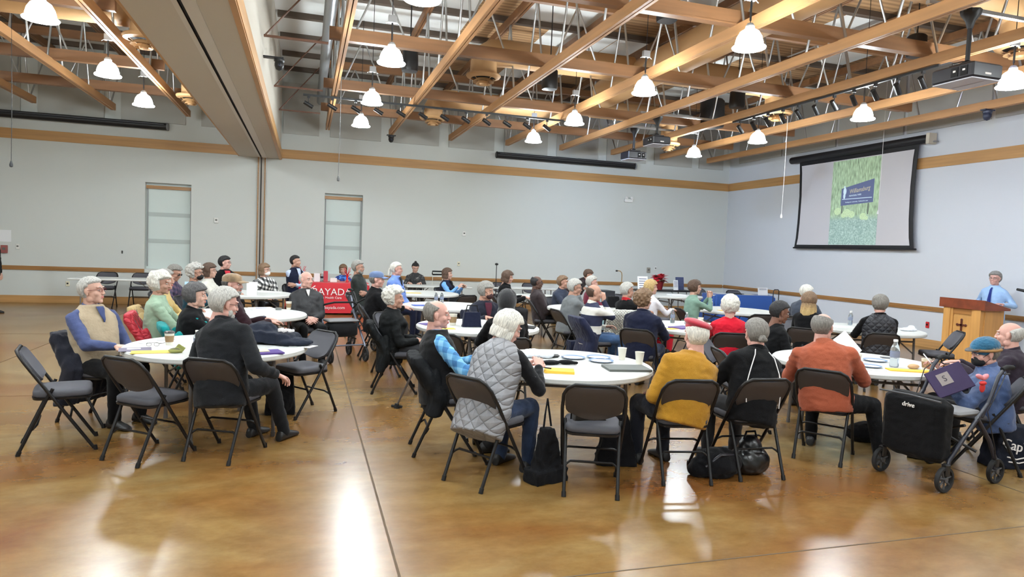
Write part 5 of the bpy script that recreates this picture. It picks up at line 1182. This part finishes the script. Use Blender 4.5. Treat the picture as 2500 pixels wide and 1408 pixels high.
# ================================================================ walkers
wheel_m = mat('wheel_grey', (70,70,72), .5); tire = mat('tire', (24,24,25), .8)
def wheel(t, x, y, r=.1, ang=0):
    M_ = TR(x, y, r) @ RT('Z', ang) @ RT('Y', 90)
    w = MB().lathe([(r*.78,-.016),(r*.95,-.016),(r,-.008),(r,.008),(r*.95,.016),(r*.78,.016),(r*.74,0),(r*.78,-.016)], 28, M=M_).build('wheel', tire, t, 40)
    mb = MB(); mb.lathe([(0,-.02),(.02,-.02),(.02,.02),(0,.02)], 12, M=M_)
    for k in range(7): a = 2*PI*k/7; mb.tube([M_ @ Vector((.012*math.cos(a), .012*math.sin(a), 0)), M_ @ Vector((r*.78*math.cos(a), r*.78*math.sin(a), 0))], .0085, 6)
    mb.build('spokes', wheel_m, w, 40)
def rollator(x, y, ang, label, fm_, bag=None, seat=True, strap=True):
    t = thing('rollator', label, 'walker', (x, y, 0), R(ang-90)); hw_ = .26
    for sx in (-1, 1):
        mb = MB(); mb.tube([(sx*hw_,-.33,.92),(sx*hw_,-.26,.86),(sx*hw_,-.18,.7),(sx*hw_,-.08,.55)], .0145, 8); mb.build('handle_post', chrome if fm_ is chrome else fm_, t, 60)
        MB().tube([(sx*hw_,-.16,.66),(sx*hw_,.1,.42),(sx*hw_,.28,.24),(sx*hw_,.3,.13)], .016, 8).build('leg', fm_, t, 60)
        MB().tube([(sx*hw_,-.02,.55),(sx*hw_,-.2,.36),(sx*hw_,-.3,.2),(sx*hw_,-.3,.12)], .016, 8).build('leg', fm_, t, 60)
        MB().tube([(sx*hw_,-.3,.915),(sx*hw_,-.36,.93),(sx*hw_,-.44,.925)], [.017,.02,.018], 10).build('hand_grip', rub, t, 60)
        MB().tube([(sx*(hw_-.02),-.32,.89),(sx*(hw_-.02),-.37,.87),(sx*(hw_-.02),-.44,.87)], .006, 6).build('brake_lever', black, t, 60)
        MB().tube([(sx*(hw_+.02),-.32,.9),(sx*(hw_+.05),-.22,.82),(sx*(hw_+.03),-.1,.6),(sx*(hw_+.02),-.25,.3),(sx*(hw_+.01),-.3,.16)], .004, 5).build('brake_cable', black, t, 60)
        wheel(t, sx*hw_, .32, .1, 0); wheel(t, sx*hw_, -.32, .1, 0)
        MB().box((sx*hw_, .31, .17), (.05,.05,.1), bev=.01).build('fork', black, t); MB().box((sx*hw_, -.31, .17), (.045,.045,.08), bev=.01).build('fork', black, t)
    MB().tube([(-hw_,.28,.24),(hw_,.28,.24)], .011, 8).build('crossbar', fm_, t, 60)
    MB().tube([(-hw_,-.05,.28),(hw_,.12,.5)], .011, 8).build('crossbar', black, t, 60); MB().tube([(hw_,-.05,.28),(-hw_,.12,.5)], .011, 8).build('crossbar', black, t, 60)
    if seat: MB().box((0,.0,.57), (.46,.3,.035), bev=.015).build('seat', mat('rollator_seat', (120,120,122), .6), t)
    if strap: MB().tube([(-hw_,-.2,.72),(-hw_+.02,-.02,.8),(-.14,.1,.84),(.14,.1,.84),(hw_-.02,-.02,.8),(hw_,-.2,.72)], .014, 8).build('back_strap', blackm, t, 60)
    if bag == 'small':
        mb = MB(); mb.box((0,.02,.44), (.42,.27,.2), bev=.03); mb.build('bag', cloth('rollator_bag', (22,22,24)), t, 50)
    if bag == 'big':
        mb = MB(); mb.box((0,.30,.45), (.5,.2,.5), bev=.05); me = remesh(mb, .012, 3); wrinkle(me, .008, (8,8,14), 3); o = fin(me, 'bag', cloth('bag_black', (15,15,17), fuzz=.05), t)
        MB().tube([(-.25,.41,.69),(0,.42,.70),(.25,.41,.69)], .008, 6).build('bag_zip', mat('zip', (60,60,62), .5), o, 60)
        text('lettering', 'drive', .05, wt, o, TR(0, .415, .62) @ RT('Z', 180) @ RT('X', 90), ext=.004)
    return t
rollator(4.93, 4.13, 188, 'black rollator walker with a big shopping bag in front right corner', mat('rollator_ink', (28,30,42), .4), bag='big', seat=True, strap=False)
rollator(.52, 10.1, 288, 'steel rollator walker with grey seat and black pouch beside the tracksuit man', mat('rollator_steel', (112,116,130), .35, metal=.6), bag='small')
rollator(1.15, 11.25, 300, 'black rollator walker half hidden behind the black coat', black, bag=None)
# clutter clipped to the near walker: folder and ribbon
pur_ = mat('purple_folder', (78,52,128), .5); purd = mat('purple_dark', (42,26,64), .5, spec=.25); yel = mat('yellow_envelope', (226,190,84), .7); yelb = mat('yellow_bright', (240,196,70), .7); pw = mat('paper_white', (238,238,238), .7); gryp = mat('paper_grey', (214,214,216), .7)
fo = thing('purple_folder', 'deep purple folder with a grey square label leaning over the walker', 'folder', (5.12, 4.24, .77), 0)
Mf = RT('Z', -35) @ RT('X', 62) @ RT('Z', 28)
MB().box((0,0,0), (.30,.23,.012), Mf, bev=.004).build('cover', purd, fo); MB().box((-.03,.02,.008), (.1,.1,.003), Mf).build('label_patch', mat('patch_grey', (132,122,120), .6), fo); text('lettering', 'S', .07, mat('ink_dark', (44,36,50), .6), fo, Mf @ TR(-.03,.02,.011), ext=.001)
rb = thing('ribbon_bow', 'pink and red ribbon bow tied to the walker handle', 'ribbon', (5.3, 4.1, .80))
mb = MB(); mb.ell((-.035,0,.01),(.04,.02,.02), RT('Y', 20)); mb.ell((.035,0,0),(.04,.02,.022), RT('Y', -30)); mb.build('bow', mat('ribbon_pink', (226,140,148), .6), rb, 50)
mb = MB(); mb.ell((0,-.01,-.03),(.035,.02,.018)); mb.ell((.01,0,-.07),(.03,.01,.04)); mb.build('bow_centre', mat('ribbon_red', (210,52,50), .6), rb, 50)
# cane by the curly white-haired woman
cn = thing('walking_cane', 'grey walking cane leaning against the chair of blue plaid man', 'cane', (1.07, 7.0, 0))
MB().tube([(-.12,.0,.03),(.1,-.5,.78)], .011, 8).build('shaft', mat('cane_grey', (110,110,116), .35, metal=.5), cn, 60)
mb = MB(); mb.lathe([(.0,0),(.03,0),(.022,.05),(0,.05)], 12, c=(-.12,.0,0)); mb.tube([(-.17,.03,.02),(-.07,-.03,.02)], .014, 6); mb.build('foot', rub, cn, 40)
MB().tube([(.1,-.44,.79),(.1,-.5,.8),(.1,-.56,.77)], .015, 8).build('grip', rub, cn, 60)
# ================================================================ bags
def soft(name, label, cat, loc, shapes, m, vox=.012, amp=.012, f=(9,9,9), seed=1, rz=0, part='bag_body'):
    t = thing(name, label, cat, loc, R(rz)); mb = MB()
    for sh in shapes:
        if sh[0] == 'e': mb.ell(sh[1], sh[2], sh[3] if len(sh) > 3 else None)
        elif sh[0] == 'b': mb.box(sh[1], sh[2], sh[3] if len(sh) > 3 else None, taper=sh[4] if len(sh) > 4 else 1)
    me = remesh(mb, vox, 3); wrinkle(me, amp, f, seed); fin(me, part, m, t); return t
bgm = cloth('tote_black', (18,18,21), fuzz=.05); bgb = cloth('tote_blueblack', (30,34,46), fuzz=.05)
t = soft('tote_bag', 'tall black tote standing on the floor left of the empty front chair', 'bag', (1.74,4.62,0), [('b',(0,0,.2),(.26,.14,.4),None,.45),('b',(0,0,.05),(.3,.17,.1))], bgm, rz=20, seed=2, amp=.018); MB().tube([(-.04,0,.38),(-.03,0,.5),(.03,.05,.6),(.05,.02,.4)], .008, 6).build('strap', bgm, t, 60)
t = soft('tote_bag', 'black tote bag on the floor right of the empty front chair', 'bag', (2.44,4.9,0), [('b',(0,0,.2),(.34,.15,.4),None,.5)], bgm, rz=-15, seed=3, amp=.018); MB().tube([(-.04,0,.38),(-.03,0,.5),(.05,.0,.52),(.05,.02,.38)], .008, 6).build('strap', bgm, t, 60)
t = soft('handbag', 'slumped black handbag with buckles under the chair of the grey bun woman, left one', 'bag', (3.12,4.5,0), [('e',(0,0,.1),(.2,.15,.12)),('e',(-.14,.02,.06),(.1,.1,.07))], bgm, seed=4, amp=.02); MB().tube([(-.15,-.08,.1),(-.05,-.12,.2),(.1,-.08,.18)], .012, 6).build('strap', mat('strap_shine', (40,40,46), .3), t, 60)
t = soft('handbag', 'upright glossy black handbag under chair of the woman with grey bun, right one', 'bag', (3.43,4.52,0), [('e',(0,0,.1),(.17,.14,.12)),('e',(0,0,.2),(.1,.09,.1))], mat('gloss_black', (16,16,18), .3), seed=5, amp=.012); MB().tube([(-.06,0,.27),(-.04,0,.33),(.04,0,.33),(.06,0,.27)], .009, 6).build('handle', bgm, t, 60)
t = soft('tote_bag', 'black tote with white CapTel print on the floor at right edge', 'bag', (5.87,4.25,0), [('b',(0,0,.18),(.42,.2,.36),None,.8),('e',(.22,-.05,.08),(.16,.12,.09))], bgb, rz=-12, seed=6, amp=.012)
text('lettering', 'CapTel', .12, wt, t, TR(-.01,-.13,.2) @ RT('Y', 12) @ RT('X', 86), ext=.004); mb = MB(); mb.tube([(-.13,-.135,.12),(-.05,-.14,.1),(.04,-.14,.12),(.12,-.135,.1)], .006, 5); mb.tube([(-.12,-.14,.08),(-.03,-.145,.07),(.06,-.14,.085),(.13,-.14,.07)], .006, 5); mb.build('wave_print', wt, t, 60)
soft('backpack', 'black backpack under the right edge of front left table', 'bag', (-.2,6.95,0), [('b',(0,0,.2),(.28,.2,.4),None,.8),('e',(0,-.1,.14),(.12,.07,.12))], bgm, seed=7, amp=.015)
soft('backpack', 'navy backpack beneath the chair of the grey sweater man', 'bag', (3.98,9.45,0), [('b',(0,0,.18),(.34,.22,.36),None,.85)], navy, seed=8, amp=.012)
soft('duffel_bag', 'dark bag lying on the floor beyond the big rollator', 'bag', (5.25,5.15,0), [('e',(0,0,.08),(.26,.15,.1))], bgm, seed=9)
t = soft('purse', 'small dark olive purse sitting on the empty front chair', 'purse', (2.0,4.47,.489), [('b',(0,0,.075),(.24,.11,.15),None,.8)], cloth('purse_olive', (52,48,44)), rz=-8, seed=10, amp=.006)
MB().tube([(-.11,-.05,.13),(-.15,-.07,.08),(-.15,-.06,.02)], .006, 5).build('strap', bgm, t, 60)
# emblem bag on an empty chair at rear
t = soft('tote_bag', 'black bag with round white emblem on rear chair near sage sweater', 'bag', (6.35,11.2,.0), [('b',(0,0,.2),(.42,.14,.42),None,.9)], bgm, rz=-20, seed=11, amp=.006)
mb = MB(); mb.lathe([(.12,0),(.135,.0),(.135,.006),(.12,.006),(.12,0)], 24, M=TR(0,-.09,.22) @ RT('X', 90)); mb.ell((0,-.09,.24),(.06,.008,.07)); mb.ell((0,-.092,.15),(.08,.006,.03)); mb.build('emblem', wt, t, 50)
# ================================================================ things on the tables
TZ = .7425
def slab(name, label, cat, x, y, w, d, ang, m, th=.003, z=TZ, group=None, extra=None):
    o = MB().box((0,0,th/2), (w,d,th)).build(name, m, None, loc=(x, y, z), rz=R(ang)); return tag(o, label, cat, group)
cupm = mat('paper_cup', (226,222,208), .6)
def cup(x, y, label, lid=False, sleeve=False, z=TZ, s=1.):
    t = thing('paper_cup', label, 'cup', (x, y, z)); r0, r1, h_ = .028*s, .04*s, .105*s
    MB().lathe([(0,0),(r0,0),(r1,h_),(r1+.002,h_+.003),(r1-.002,h_+.003),(r1-.003,h_-.003),(r0-.002,.004),(0,.004)], 28).build('cup_body', cupm, t, 40)
    if sleeve: MB().lathe([(r0+.004,h_*.25),(r1-.001,h_*.78),(r1-.003,h_*.78),(r0+.002,h_*.25),(r0+.004,h_*.25)], 28).build('cup_sleeve', mat('cup_sleeve', (150,122,88), .8), t, 40)
    if lid: MB().lathe([(r1+.003,h_-.002),(r1+.005,h_+.004),(r1-.002,h_+.014),(r1-.006,h_+.016),(0,h_+.015)], 28).build('lid', mat('cup_lid', (58,54,52), .4), t, 40)
    return t
pet = mat('bottle_plastic', (225,235,240), .08); pb_ = pet.node_tree.nodes['Principled BSDF']; pb_.inputs['Transmission Weight'].default_value = .85; pb_.inputs['IOR'].default_value = 1.2
def bottle(x, y, label, z=TZ, s=1., lab=(120,128,150)):
    t = thing('water_bottle', label, 'bottle', (x, y, z))
    MB().lathe([(0,0),(.028*s,0),(.032*s,.01*s),(.031*s,.06*s),(.029*s,.07*s),(.031*s,.08*s),(.032*s,.13*s),(.026*s,.155*s),(.014*s,.18*s),(.013*s,.195*s),(0,.195*s)], 24).build('bottle_body', pet, t, 50)
    MB().lathe([(.0325*s,.075*s),(.0335*s,.08*s),(.0335*s,.115*s),(.0325*s,.12*s),(.0315*s,.12*s),(.0315*s,.075*s),(.0325*s,.075*s)], 24).build('bottle_label', mat('bottle_label%d' % lab[0], lab, .6), t, 40)
    MB().lathe([(0,.192*s),(.016*s,.192*s),(.016*s,.208*s),(0,.21*s)], 16).build('bottle_cap', mat('cap_white', (236,236,232), .4), t, 40)
    return t
def plate_(x, y, label, r=.11, ang=0, z=TZ):
    t = thing('paper_plate', label, 'plate', (x, y, z), R(ang))
    MB().lathe([(0,.0005),(r*.68,.0005),(r*.8,.006),(r*.8,.0085),(r*.68,.004),(0,.004)], 32).build('plate_centre', pw, t); MB().lathe([(r*.8,.006),(r*.99,.013),(r,.0155),(r*.8,.0085),(r*.8,.006)], 32).build('plate_rim', mat('plate_blue', (112,138,176), .6), t)
    return t
# front left table
cup(-1.12,6.51,'coffee cup with dark lid and brown sleeve on front left table', True, True)
slab('envelope','yellow envelope lying at the edge of front left table','envelope',-1.16,6.1,.34,.15,8,yel,.004)
o = slab('folder','grey-purple brochure with white window beside the yellow envelope','brochure',-1.33,6.24,.24,.2,12,mat('brochure', (104,96,116), .6),.003); MB().box((-.01,.03,.0035),(.1,.06,.001)).build('label_patch', pw, o)
slab('pen','long white pen on front left table behind the coffee cup','pen',-1.2,6.8,.15,.008,10,gryp,.008)
slab('napkin','white napkin left of the coffee cup on front left table','napkin',-1.33,6.62,.1,.06,25,gryp,.003)
slab('papers','loose white sheets at the middle of front left table','papers',-.95,6.72,.28,.21,-5,pw,.003)
g = thing('eyeglasses', 'folded wire eyeglasses on the front left table', 'glasses', (-1.23,6.4,TZ)); mb = MB()
for s in (-1,1): mb.tube([(s*.03+.02*math.cos(a),0,.02+.016*math.sin(a)) for a in [2*PI*k/12 for k in range(12)]], .0015, 5, closed=True); mb.tube([(s*.05,0,.025),(s*.05+.03,.1,.02),(s*.02+.07,.13,.01)], .0015, 5)
mb.build('wire_frame', mat('wire', (110,104,98), .3, metal=.8), g, 60)
t = soft('sandwich', 'wrapped sandwich with yellow-green paper on the front left table', 'food', (-1.0,6.05,TZ), [('e',(0,0,.02),(.05,.035,.02)),('b',(.01,.01,.045),(.07,.008,.07),RT('Y',35))], mat('wrap_green', (150,152,84), .7), vox=.006, amp=.003, part='wrapped_roll'); MB().ell((0,0,.022),(.045,.03,.02)).build('filling', mat('filling', (92,90,60), .8), t, 50)
bottle(-.86,6.22,'clear water bottle hidden beside the dark suit sleeve', s=.8)
t = soft('tote_bag', 'black tote bag lying flat across the front left table with pale lettering', 'bag', (-.24,6.6,TZ), [('b',(-.05,.0,.06),(.54,.32,.1),RT('Y',6),.8),('e',(-.16,.06,.09),(.15,.15,.1)),('e',(.2,-.07,.03),(.18,.12,.04))], bgb, rz=-20, seed=21, amp=.014)
text('lettering', 'olife', .12, wt, t, TR(.1,-.03,.128) @ RT('Z', 150) @ RT('X', -10), ext=.007)
slab('papers','white papers poking out right of the table-top tote bag','papers',.0,6.4,.22,.15,-30,pw,.004)
slab('papers','white papers poking out left of the table-top tote bag','papers',-.5,6.86,.25,.18,12,pw,.004)
slab('folder','purple folder at the near edge of the front left table','folder',-.3,6.03,.26,.2,18,pur_,.012); slab('notepad','pale yellow notepad on the purple folder','notepad',-.38,6.06,.2,.14,15,mat('pad_yellow', (228,222,176), .7),.004, z=TZ+.0125)
# table 7 by the tracksuit man
cup(-.2,9.85,'paper cup with tan sleeve in front of the tracksuit man', False, True)
slab('papers','white printed leaflet by the camouflage cap man','papers',-.5,9.13,.3,.2,-12,pw,.004); o = slab('carrier_bag','crumpled white plastic bag with blue print near the camouflage cap','bag',-.55,9.8,.3,.24,20,pw,.02); MB().box((0,0,.021),(.16,.05,.001)).build('print', mat('print_blue', (76,92,168), .6), o)
tag(MB().lathe([(0,0),(.04,0),(.042,.03),(0,.03)], 20).build('tin', mat('tin', (130,132,130), .4, metal=.5), None, 40, loc=(-.33,9.75,TZ)), 'small silver tin left of the sleeved cup', 'tin')
t = thing('white_bag','white open paper bag standing on the rear left table','bag',(-.85,12.3,TZ)); MB().box((0,0,.11),(.16,.1,.22), taper=1.08).build('bag_body', pw, t)
slab('papers','white papers before the woman with the white mask','papers',-.6,13.1,.4,.22,0,pw,.003)
MB_ = tag(MB().box((0,0,.1),(.26,.02,.2), RT('X',-14)).box((0,-.1,.006),(.26,.2,.012)).build('laptop', mat('screen_pale', (180,214,236), .3, emit=.25), None, None, loc=(-1.78,12.35,TZ)), 'open laptop with a pale glowing screen at the left rear table', 'laptop')
# front middle table
cup(2.77,5.53,'white paper cup at the far side of front middle table'); cup(2.82,5.29,'white paper cup at the right rim of front middle table')
slab('laptop','closed dark grey laptop folder on the front middle table','folder',2.58,5.06,.36,.25,-8,mat('slate_cover', (84,88,86), .5),.018)
slab('envelope','bright yellow envelope under the hands of the silver vest woman','envelope',1.95,4.98,.24,.16,-20,yelb,.02)
slab('papers','white papers under the left hand of the silver vest woman','papers',1.72,5.02,.26,.2,15,pw,.004)
tag(MB().box((0,0,.014),(.1,.06,.028), bev=.012).build('computer_mouse', black, None, 40, loc=(2.17,5.68,TZ), rz=.2), 'black oval case on the front middle table', 'case')
soft('gloves', 'pair of crumpled black gloves on the front middle table', 'gloves', (2.08,5.32,TZ), [('e',(-.08,0,.018),(.1,.04,.02)),('e',(.06,.01,.02),(.08,.03,.02),RT('Z',-15)),('e',(.13,-.02,.015),(.04,.015,.014))], bgm, vox=.006, amp=.004, f=(30,30,30), part='glove_pair')
plate_(2.33,5.62,'paper plate with blue rim, left one of the front middle table', ang=20); plate_(2.58,5.62,'paper plate with blue rim, farther of the two stacked right ones'); plate_(2.52,5.43,'paper plate with blue rim, nearer of the two right ones', z=TZ)
slab('plastic_knife','white plastic knife beside the plates','knife',2.38,5.83,.17,.014,-12,gryp,.003); slab('fork','white plastic fork on the left plate','fork',2.3,5.64,.15,.016,-30,gryp,.004, z=TZ+.014)
soft('plastic_wrap', 'crumpled clear plastic wrapping on the front middle table', 'wrapping', (1.98,5.72,TZ), [('e',(0,0,.03),(.12,.1,.04)),('e',(.1,-.06,.03),(.08,.07,.035)),('e',(-.08,.05,.02),(.08,.08,.03))], mat('wrap_clear', (226,230,238), .25), vox=.008, amp=.012, f=(35,35,35), part='crumpled_sheet')
slab('pen','black pen held by the woman in the silver vest','pen',1.83,5.0,.13,.009,-50,black,.009, z=TZ+.03)
# front right table
cup(5.0,5.1,'white paper cup beside the orange shirt man'); cup(5.5,4.8,'paper cup with brown drink near the knit hat woman', False, True); bottle(5.32,4.98,'big clear water bottle on front right table', s=1.25)
plate_(5.42,5.3,'paper plate with blue rim at the middle of front right table'); plate_(5.06,5.0,'paper plate with blue rim under the cup of the orange shirt man', .1)
slab('napkin','white napkin at the near edge of the front right table','napkin',4.98,4.84,.14,.07,-20,gryp,.003); slab('envelope','long yellow envelope at the near rim of front right table','envelope',5.3,4.76,.42,.12,-25,yelb,.01)
slab('phone','dark phone flat on the front right table','phone',5.75,5.45,.15,.075,-30,mat('phone_grey', (90,92,100), .3),.009); soft('sandwich', 'half-eaten sandwich roll on front right table', 'food', (5.42,4.86,TZ), [('e',(0,0,.025),(.06,.035,.025)),('e',(.05,.03,.02),(.05,.03,.02))], mat('bread', (206,170,128), .8), vox=.006, amp=.003, part='bread_roll')
slab('leaflet','white leaflet held up beside the orange shirt man','papers',5.43,5.68,.2,.26,35,pw,.003, z=.845).rotation_euler = (R(58), R(-28), R(10))
o = slab('napkin','white curled paper held by the knit hat woman','paper',5.35,4.62,.07,.2,20,pw,.004, z=.84); o.rotation_euler = (R(50), 0, R(40))
# lectern-side table
bottle(8.1,8.45,'empty clear water bottle, left one on the table nearest the lectern'); bottle(8.25,8.6,'empty clear water bottle, right one on the table nearest the lectern')
slab('phone','black phone on the table nearest the lectern','phone',8.45,8.45,.15,.07,-10,black,.009); soft('plastic_wrap','crumpled clear bag on the table nearest the lectern','wrapping',(8.5,7.75,TZ),[('e',(0,0,.02),(.14,.08,.03)),('e',(.08,.03,.04),(.06,.04,.04))],MAT['wrap_clear'],vox=.008,amp=.01,f=(35,35,35),part='crumpled_sheet')
slab('papers','white papers at the left side of the table nearest the lectern','papers',7.7,8.2,.3,.21,10,pw,.003)
# purple folder table
bottle(5.05,8.55,'clear water bottle on the purple folder table, left one'); bottle(5.2,8.42,'short water bottle beside the sleeved cup of the purple folder table', s=.8); cup(5.35,8.3,'coffee cup with tan sleeve on the purple folder table', False, True)
slab('folder','purple folder on the table behind the beret','folder',4.85,7.95,.34,.22,25,pur_,.015); slab('papers','white sheets on purple folder table, left','papers',4.72,8.3,.3,.22,0,pw,.004); slab('papers','white sheets on purple folder table, right','papers',5.4,7.9,.3,.22,-20,pw,.004); slab('envelope','tan envelope at the left rim of purple folder table','envelope',4.65,7.85,.2,.12,20,yel,.004)
# table 9
bottle(2.1,11.1,'clear water bottle, left one of the pair behind the curly white hair'); bottle(2.2,11.12,'clear water bottle, right one of the pair behind the curly white hair')
slab('envelope','yellow envelope on the table of the blue cap man','envelope',2.0,10.8,.3,.15,5,yel,.005); slab('folder','blue folder beside the blue cap man','folder',1.8,10.75,.28,.2,5,mat('folder_blue', (62,92,180), .5),.008); slab('papers','white papers on the blue folder','papers',1.85,10.95,.24,.18,8,pw,.004); slab('papers','white crumpled papers right of the two bottles','papers',2.55,11.0,.3,.2,-30,pw,.02)
slab('envelope','yellow envelope before the light blue shirt man','envelope',2.1,13.55,.3,.15,0,yel,.005); slab('papers','papers before the light blue shirt man','papers',2.0,13.9,.3,.2,20,pw,.004)
# middle table
cup(1.75,8.1,'tall cup with tan sleeve beside the blue plaid man', False, True, s=1.3); slab('envelope','yellow sheet near the blue plaid man','envelope',1.6,7.75,.2,.13,0,yel,.004); slab('folder','purple flyer on the middle table','folder',1.5,8.2,.26,.2,20,pur_,.005)
slab('tray','black oval tray on the right side of the middle table','tray',2.56,7.95,.4,.26,-25,blackm,.012); t = soft('handbag','small navy handbag on the middle table','bag',(1.95,7.95,TZ),[('b',(0,0,.09),(.24,.1,.18),None,.8)],navy,seed=31,amp=.006); MB().tube([(-.08,0,.17),(-.06,0,.26),(.06,0,.26),(.08,0,.17)], .007, 6).build('strap', bgm, t, 60)
slab('papers','white spiral papers in front of the leopard mask','papers',2.1,8.5,.34,.2,0,pw,.01); bottle(2.55,8.5,'clear bottle in front of the leopard mask')
# table 14 and sage table
slab('papers','loose white sheets in front of the grey sweater man','papers',4.5,10.55,.3,.22,10,pw,.004); slab('papers','loose white sheets beside the black sweater man','papers',4.85,10.75,.3,.22,-20,pw,.012); t = soft('handbag','dark handbag on the table beside the black sweater man','bag',(5.25,10.95,TZ),[('b',(0,0,.1),(.3,.12,.2),None,.7)],bgm,seed=32)
bottle(7.1,10.7,'clear bottle in front of the sage green sweater'); slab('papers','tan papers on the table of the sage green sweater','papers',7.4,10.6,.34,.22,-8,yel,.004)
# kiosk box and rear displays
kb = thing('display_box','pale blue cardboard box with dark side on the rear table','box',(6.1,13.35,.0)); MB().box((0,0,.45),(.5,.4,.9)).build('box_body', mat('box_dark', (34,38,46), .6), kb); MB().box((-.13,-.201,.47),(.3,.004,.8)).build('box_front', mat('box_pale', (160,196,206), .6), kb); MB().ell((-.1,-.205,.55),(.07,.004,.07)).build('box_mark', wt, kb, 40)
def easel(x, y, z, w, h_, m, label, lines=5):
    t = thing('sign_stand', label, 'sign', (x, y, z+.005), R(8)); MB().box((0,0,h_/2),(w,.012,h_), RT('X',-8)).build('sheet', m, t)
    mb = MB()
    for k in range(lines): mb.box((0,-.009-.0,h_*(.85-.13*k)),(w*.75,.003,h_*.04), RT('X',-8))
    mb.build('print', mat('ink_grey', (90,94,120), .6), t); return t
easel(8.0,15.0,.742,.3,.42,pw,'white printed sign standing left of the poinsettia'); easel(9.95,16.75,.742,.16,.28,pw,'small white card between poinsettia and blue poster'); easel(10.2,16.95,.742,.28,.36,mat('poster_blue', (64,74,112), .6),'dark blue poster right of the poinsettia')
bl = easel(11.65,15.2,.75,.34,.2,pw,'white card standing at the right end of the blue-clothed table',2); slab('papers','white folders on the blue-clothed table, left','papers',10.6,15.6,.3,.22,0,gryp,.01, z=.75); slab('folder','black binder on the blue-clothed table','folder',11.05,15.5,.3,.22,10,blackm,.02, z=.75); slab('papers','tan sheets on the blue-clothed table','papers',11.3,15.4,.3,.22,-5,mat('sheet_tan',(206,200,176),.7),.008, z=.75)
po_ = thing('potted_poinsettia','red poinsettia in a dark red foil pot on black display table','plant',(9.45,16.8,.742))
MB().lathe([(0,0),(.08,0),(.12,.2),(.13,.24),(.11,.23),(0,.21)], 20).build('foil_pot', mat('foil_red', (120,28,34), .35), po_, 40)
mb = MB(); mb2 = MB()
for k in range(90):
    a = random.random()*2*PI; el_ = random.random()*1.5-.15; L_ = .13+.1*random.random(); c = Vector((0,0,.24+.12*random.random())); d = Vector((math.cos(a)*math.cos(el_), math.sin(a)*math.cos(el_), math.sin(el_)*.75)); sd_ = d.cross(Vector((0,0,1))).normalized(); n_ = sd_.cross(d)
    q = mb if k % 4 else mb2; o_ = c+d*.06
    P_ = [o_, o_+d*L_*.45+sd_*.085-Vector((0,0,.01)), o_+d*L_-Vector((0,0,.06)), o_+d*L_*.45-sd_*.085-Vector((0,0,.02))]; q.add(P_+[p+n_*.004 for p in P_], [(0,1,2,3),(7,6,5,4),(0,4,5,1),(1,5,6,2),(2,6,7,3),(3,7,4,0)])
mb.build('bracts', mat('poinsettia_red', (196,24,44), .6), po_); mb2.build('leaves', mat('poinsettia_leaf', (40,62,36), .6), po_)
# red table gifts
def starpot(x, y, label):
    t = thing('red_ornament', label, 'decoration', (x, y, .748)); MB().lathe([(0,0),(.05,0),(.03,.02),(.02,.12),(.035,.16),(0,.17)], 16).build('stem_vase', mat('red_gloss', (200,24,36), .3), t, 40); mb = MB()
    for k in range(12): a = k*.52; mb.tube([(0,0,.16),(.09*math.cos(a),.09*math.sin(a),.2+.08*(k%3))], .006, 5)
    mb.build('spikes', MAT['red_gloss'], t, 50)
starpot(-.05,16.6,'spiky red ornament at the left of the red-clothed table'); starpot(.98,16.65,'spiky red ornament before the blue print woman')
for k, (x, w, h_, rgb, l) in enumerate([(.28,.14,.2,(226,222,222),'white box on the red-clothed table, leftmost'),(.48,.1,.26,(180,60,70),'red and white pamphlet rack on the red-clothed table'),(1.25,.22,.1,(222,206,206),'low pale tray at right end of the red-clothed table'),(.66,.16,.1,(230,226,222),'small white tissue box on the red-clothed table')]):
    tag(MB().box((0,0,h_/2),(w,.1,h_), bev=.008).build('box', mat('gift%d' % k, rgb, .6), None, None, loc=(x,16.62,.748)), l, 'box')
bottle(.4,16.85,'dark bottle at the back of the red-clothed table', z=.748, lab=(40,40,60))
# cart and suitcase near walls
ct = thing('hand_cart','folding wire cart with black handle by the printed sweatshirt woman','cart',(3.35,17.6,0)); mb = MB()
for s in (-1,1): mb.tube([(s*.13,0,.05),(s*.13,0,.98)], .008, 6)
for z in (.15,.45,.75): mb.tube([(-.13,0,z),(.13,0,z)], .006, 6)
mb.build('wire_frame', mat('frame_white', (210,210,200), .4), ct, 60); MB().tube([(-.14,0,.96),(-.14,0,1.04),(.14,0,1.04),(.14,0,.96),(-.14,0,.955)], .02, 8).build('handle', blackm, ct, 60); MB().box((0,-.12,.12),(.3,.3,.02)).build('base_plate', greyp, ct)
for s in (-1,1): MB().lathe([(0,-.012),(.05,-.012),(.05,.012),(0,.012)], 16, M=TR(s*.16,0,.05) @ RT('Y',90)).build('wheel', rub, ct, 40)
su = thing('trolley_suitcase','suitcase with raised pull handle standing before the screen wall','suitcase',(9.6,12.1,0)); MB().box((0,0,.33),(.34,.22,.56), bev=.03).build('case_body', navy, su, 40)
MB().tube([(-.07,0,.6),(-.07,0,1.04),(-.05,0,1.07),(.05,0,1.07),(.07,0,1.04),(.07,0,.6)], .01, 6).build('pull_handle', black, su, 60)
for s in (-1,1): MB().lathe([(0,-.012),(.035,-.012),(.035,.012),(0,.012)], 16, M=TR(s*.13,.08,.035) @ RT('Y',90)).build('wheel', rub, su, 40)
# seat cushion items by the rear
slab('papers','white papers on the bare grey table under the microphone','papers',5.2,16.4,.3,.2,0,pw,.003, z=.743); slab('papers','paper stack on the poinsettia-side white table','papers',8.7,14.6,.4,.25,0,pw,.02)
slab('papers','white papers at the table of the dark brown bob woman','papers',4.45,13.1,.36,.22,0,pw,.006); slab('papers','white box lid on the printed sweatshirt table','papers',3.3,16.2,.24,.18,0,pw,.05, z=.743)
# ---------------------------------------------------------------- link everything into the scene
ROOT.children.link(COL)
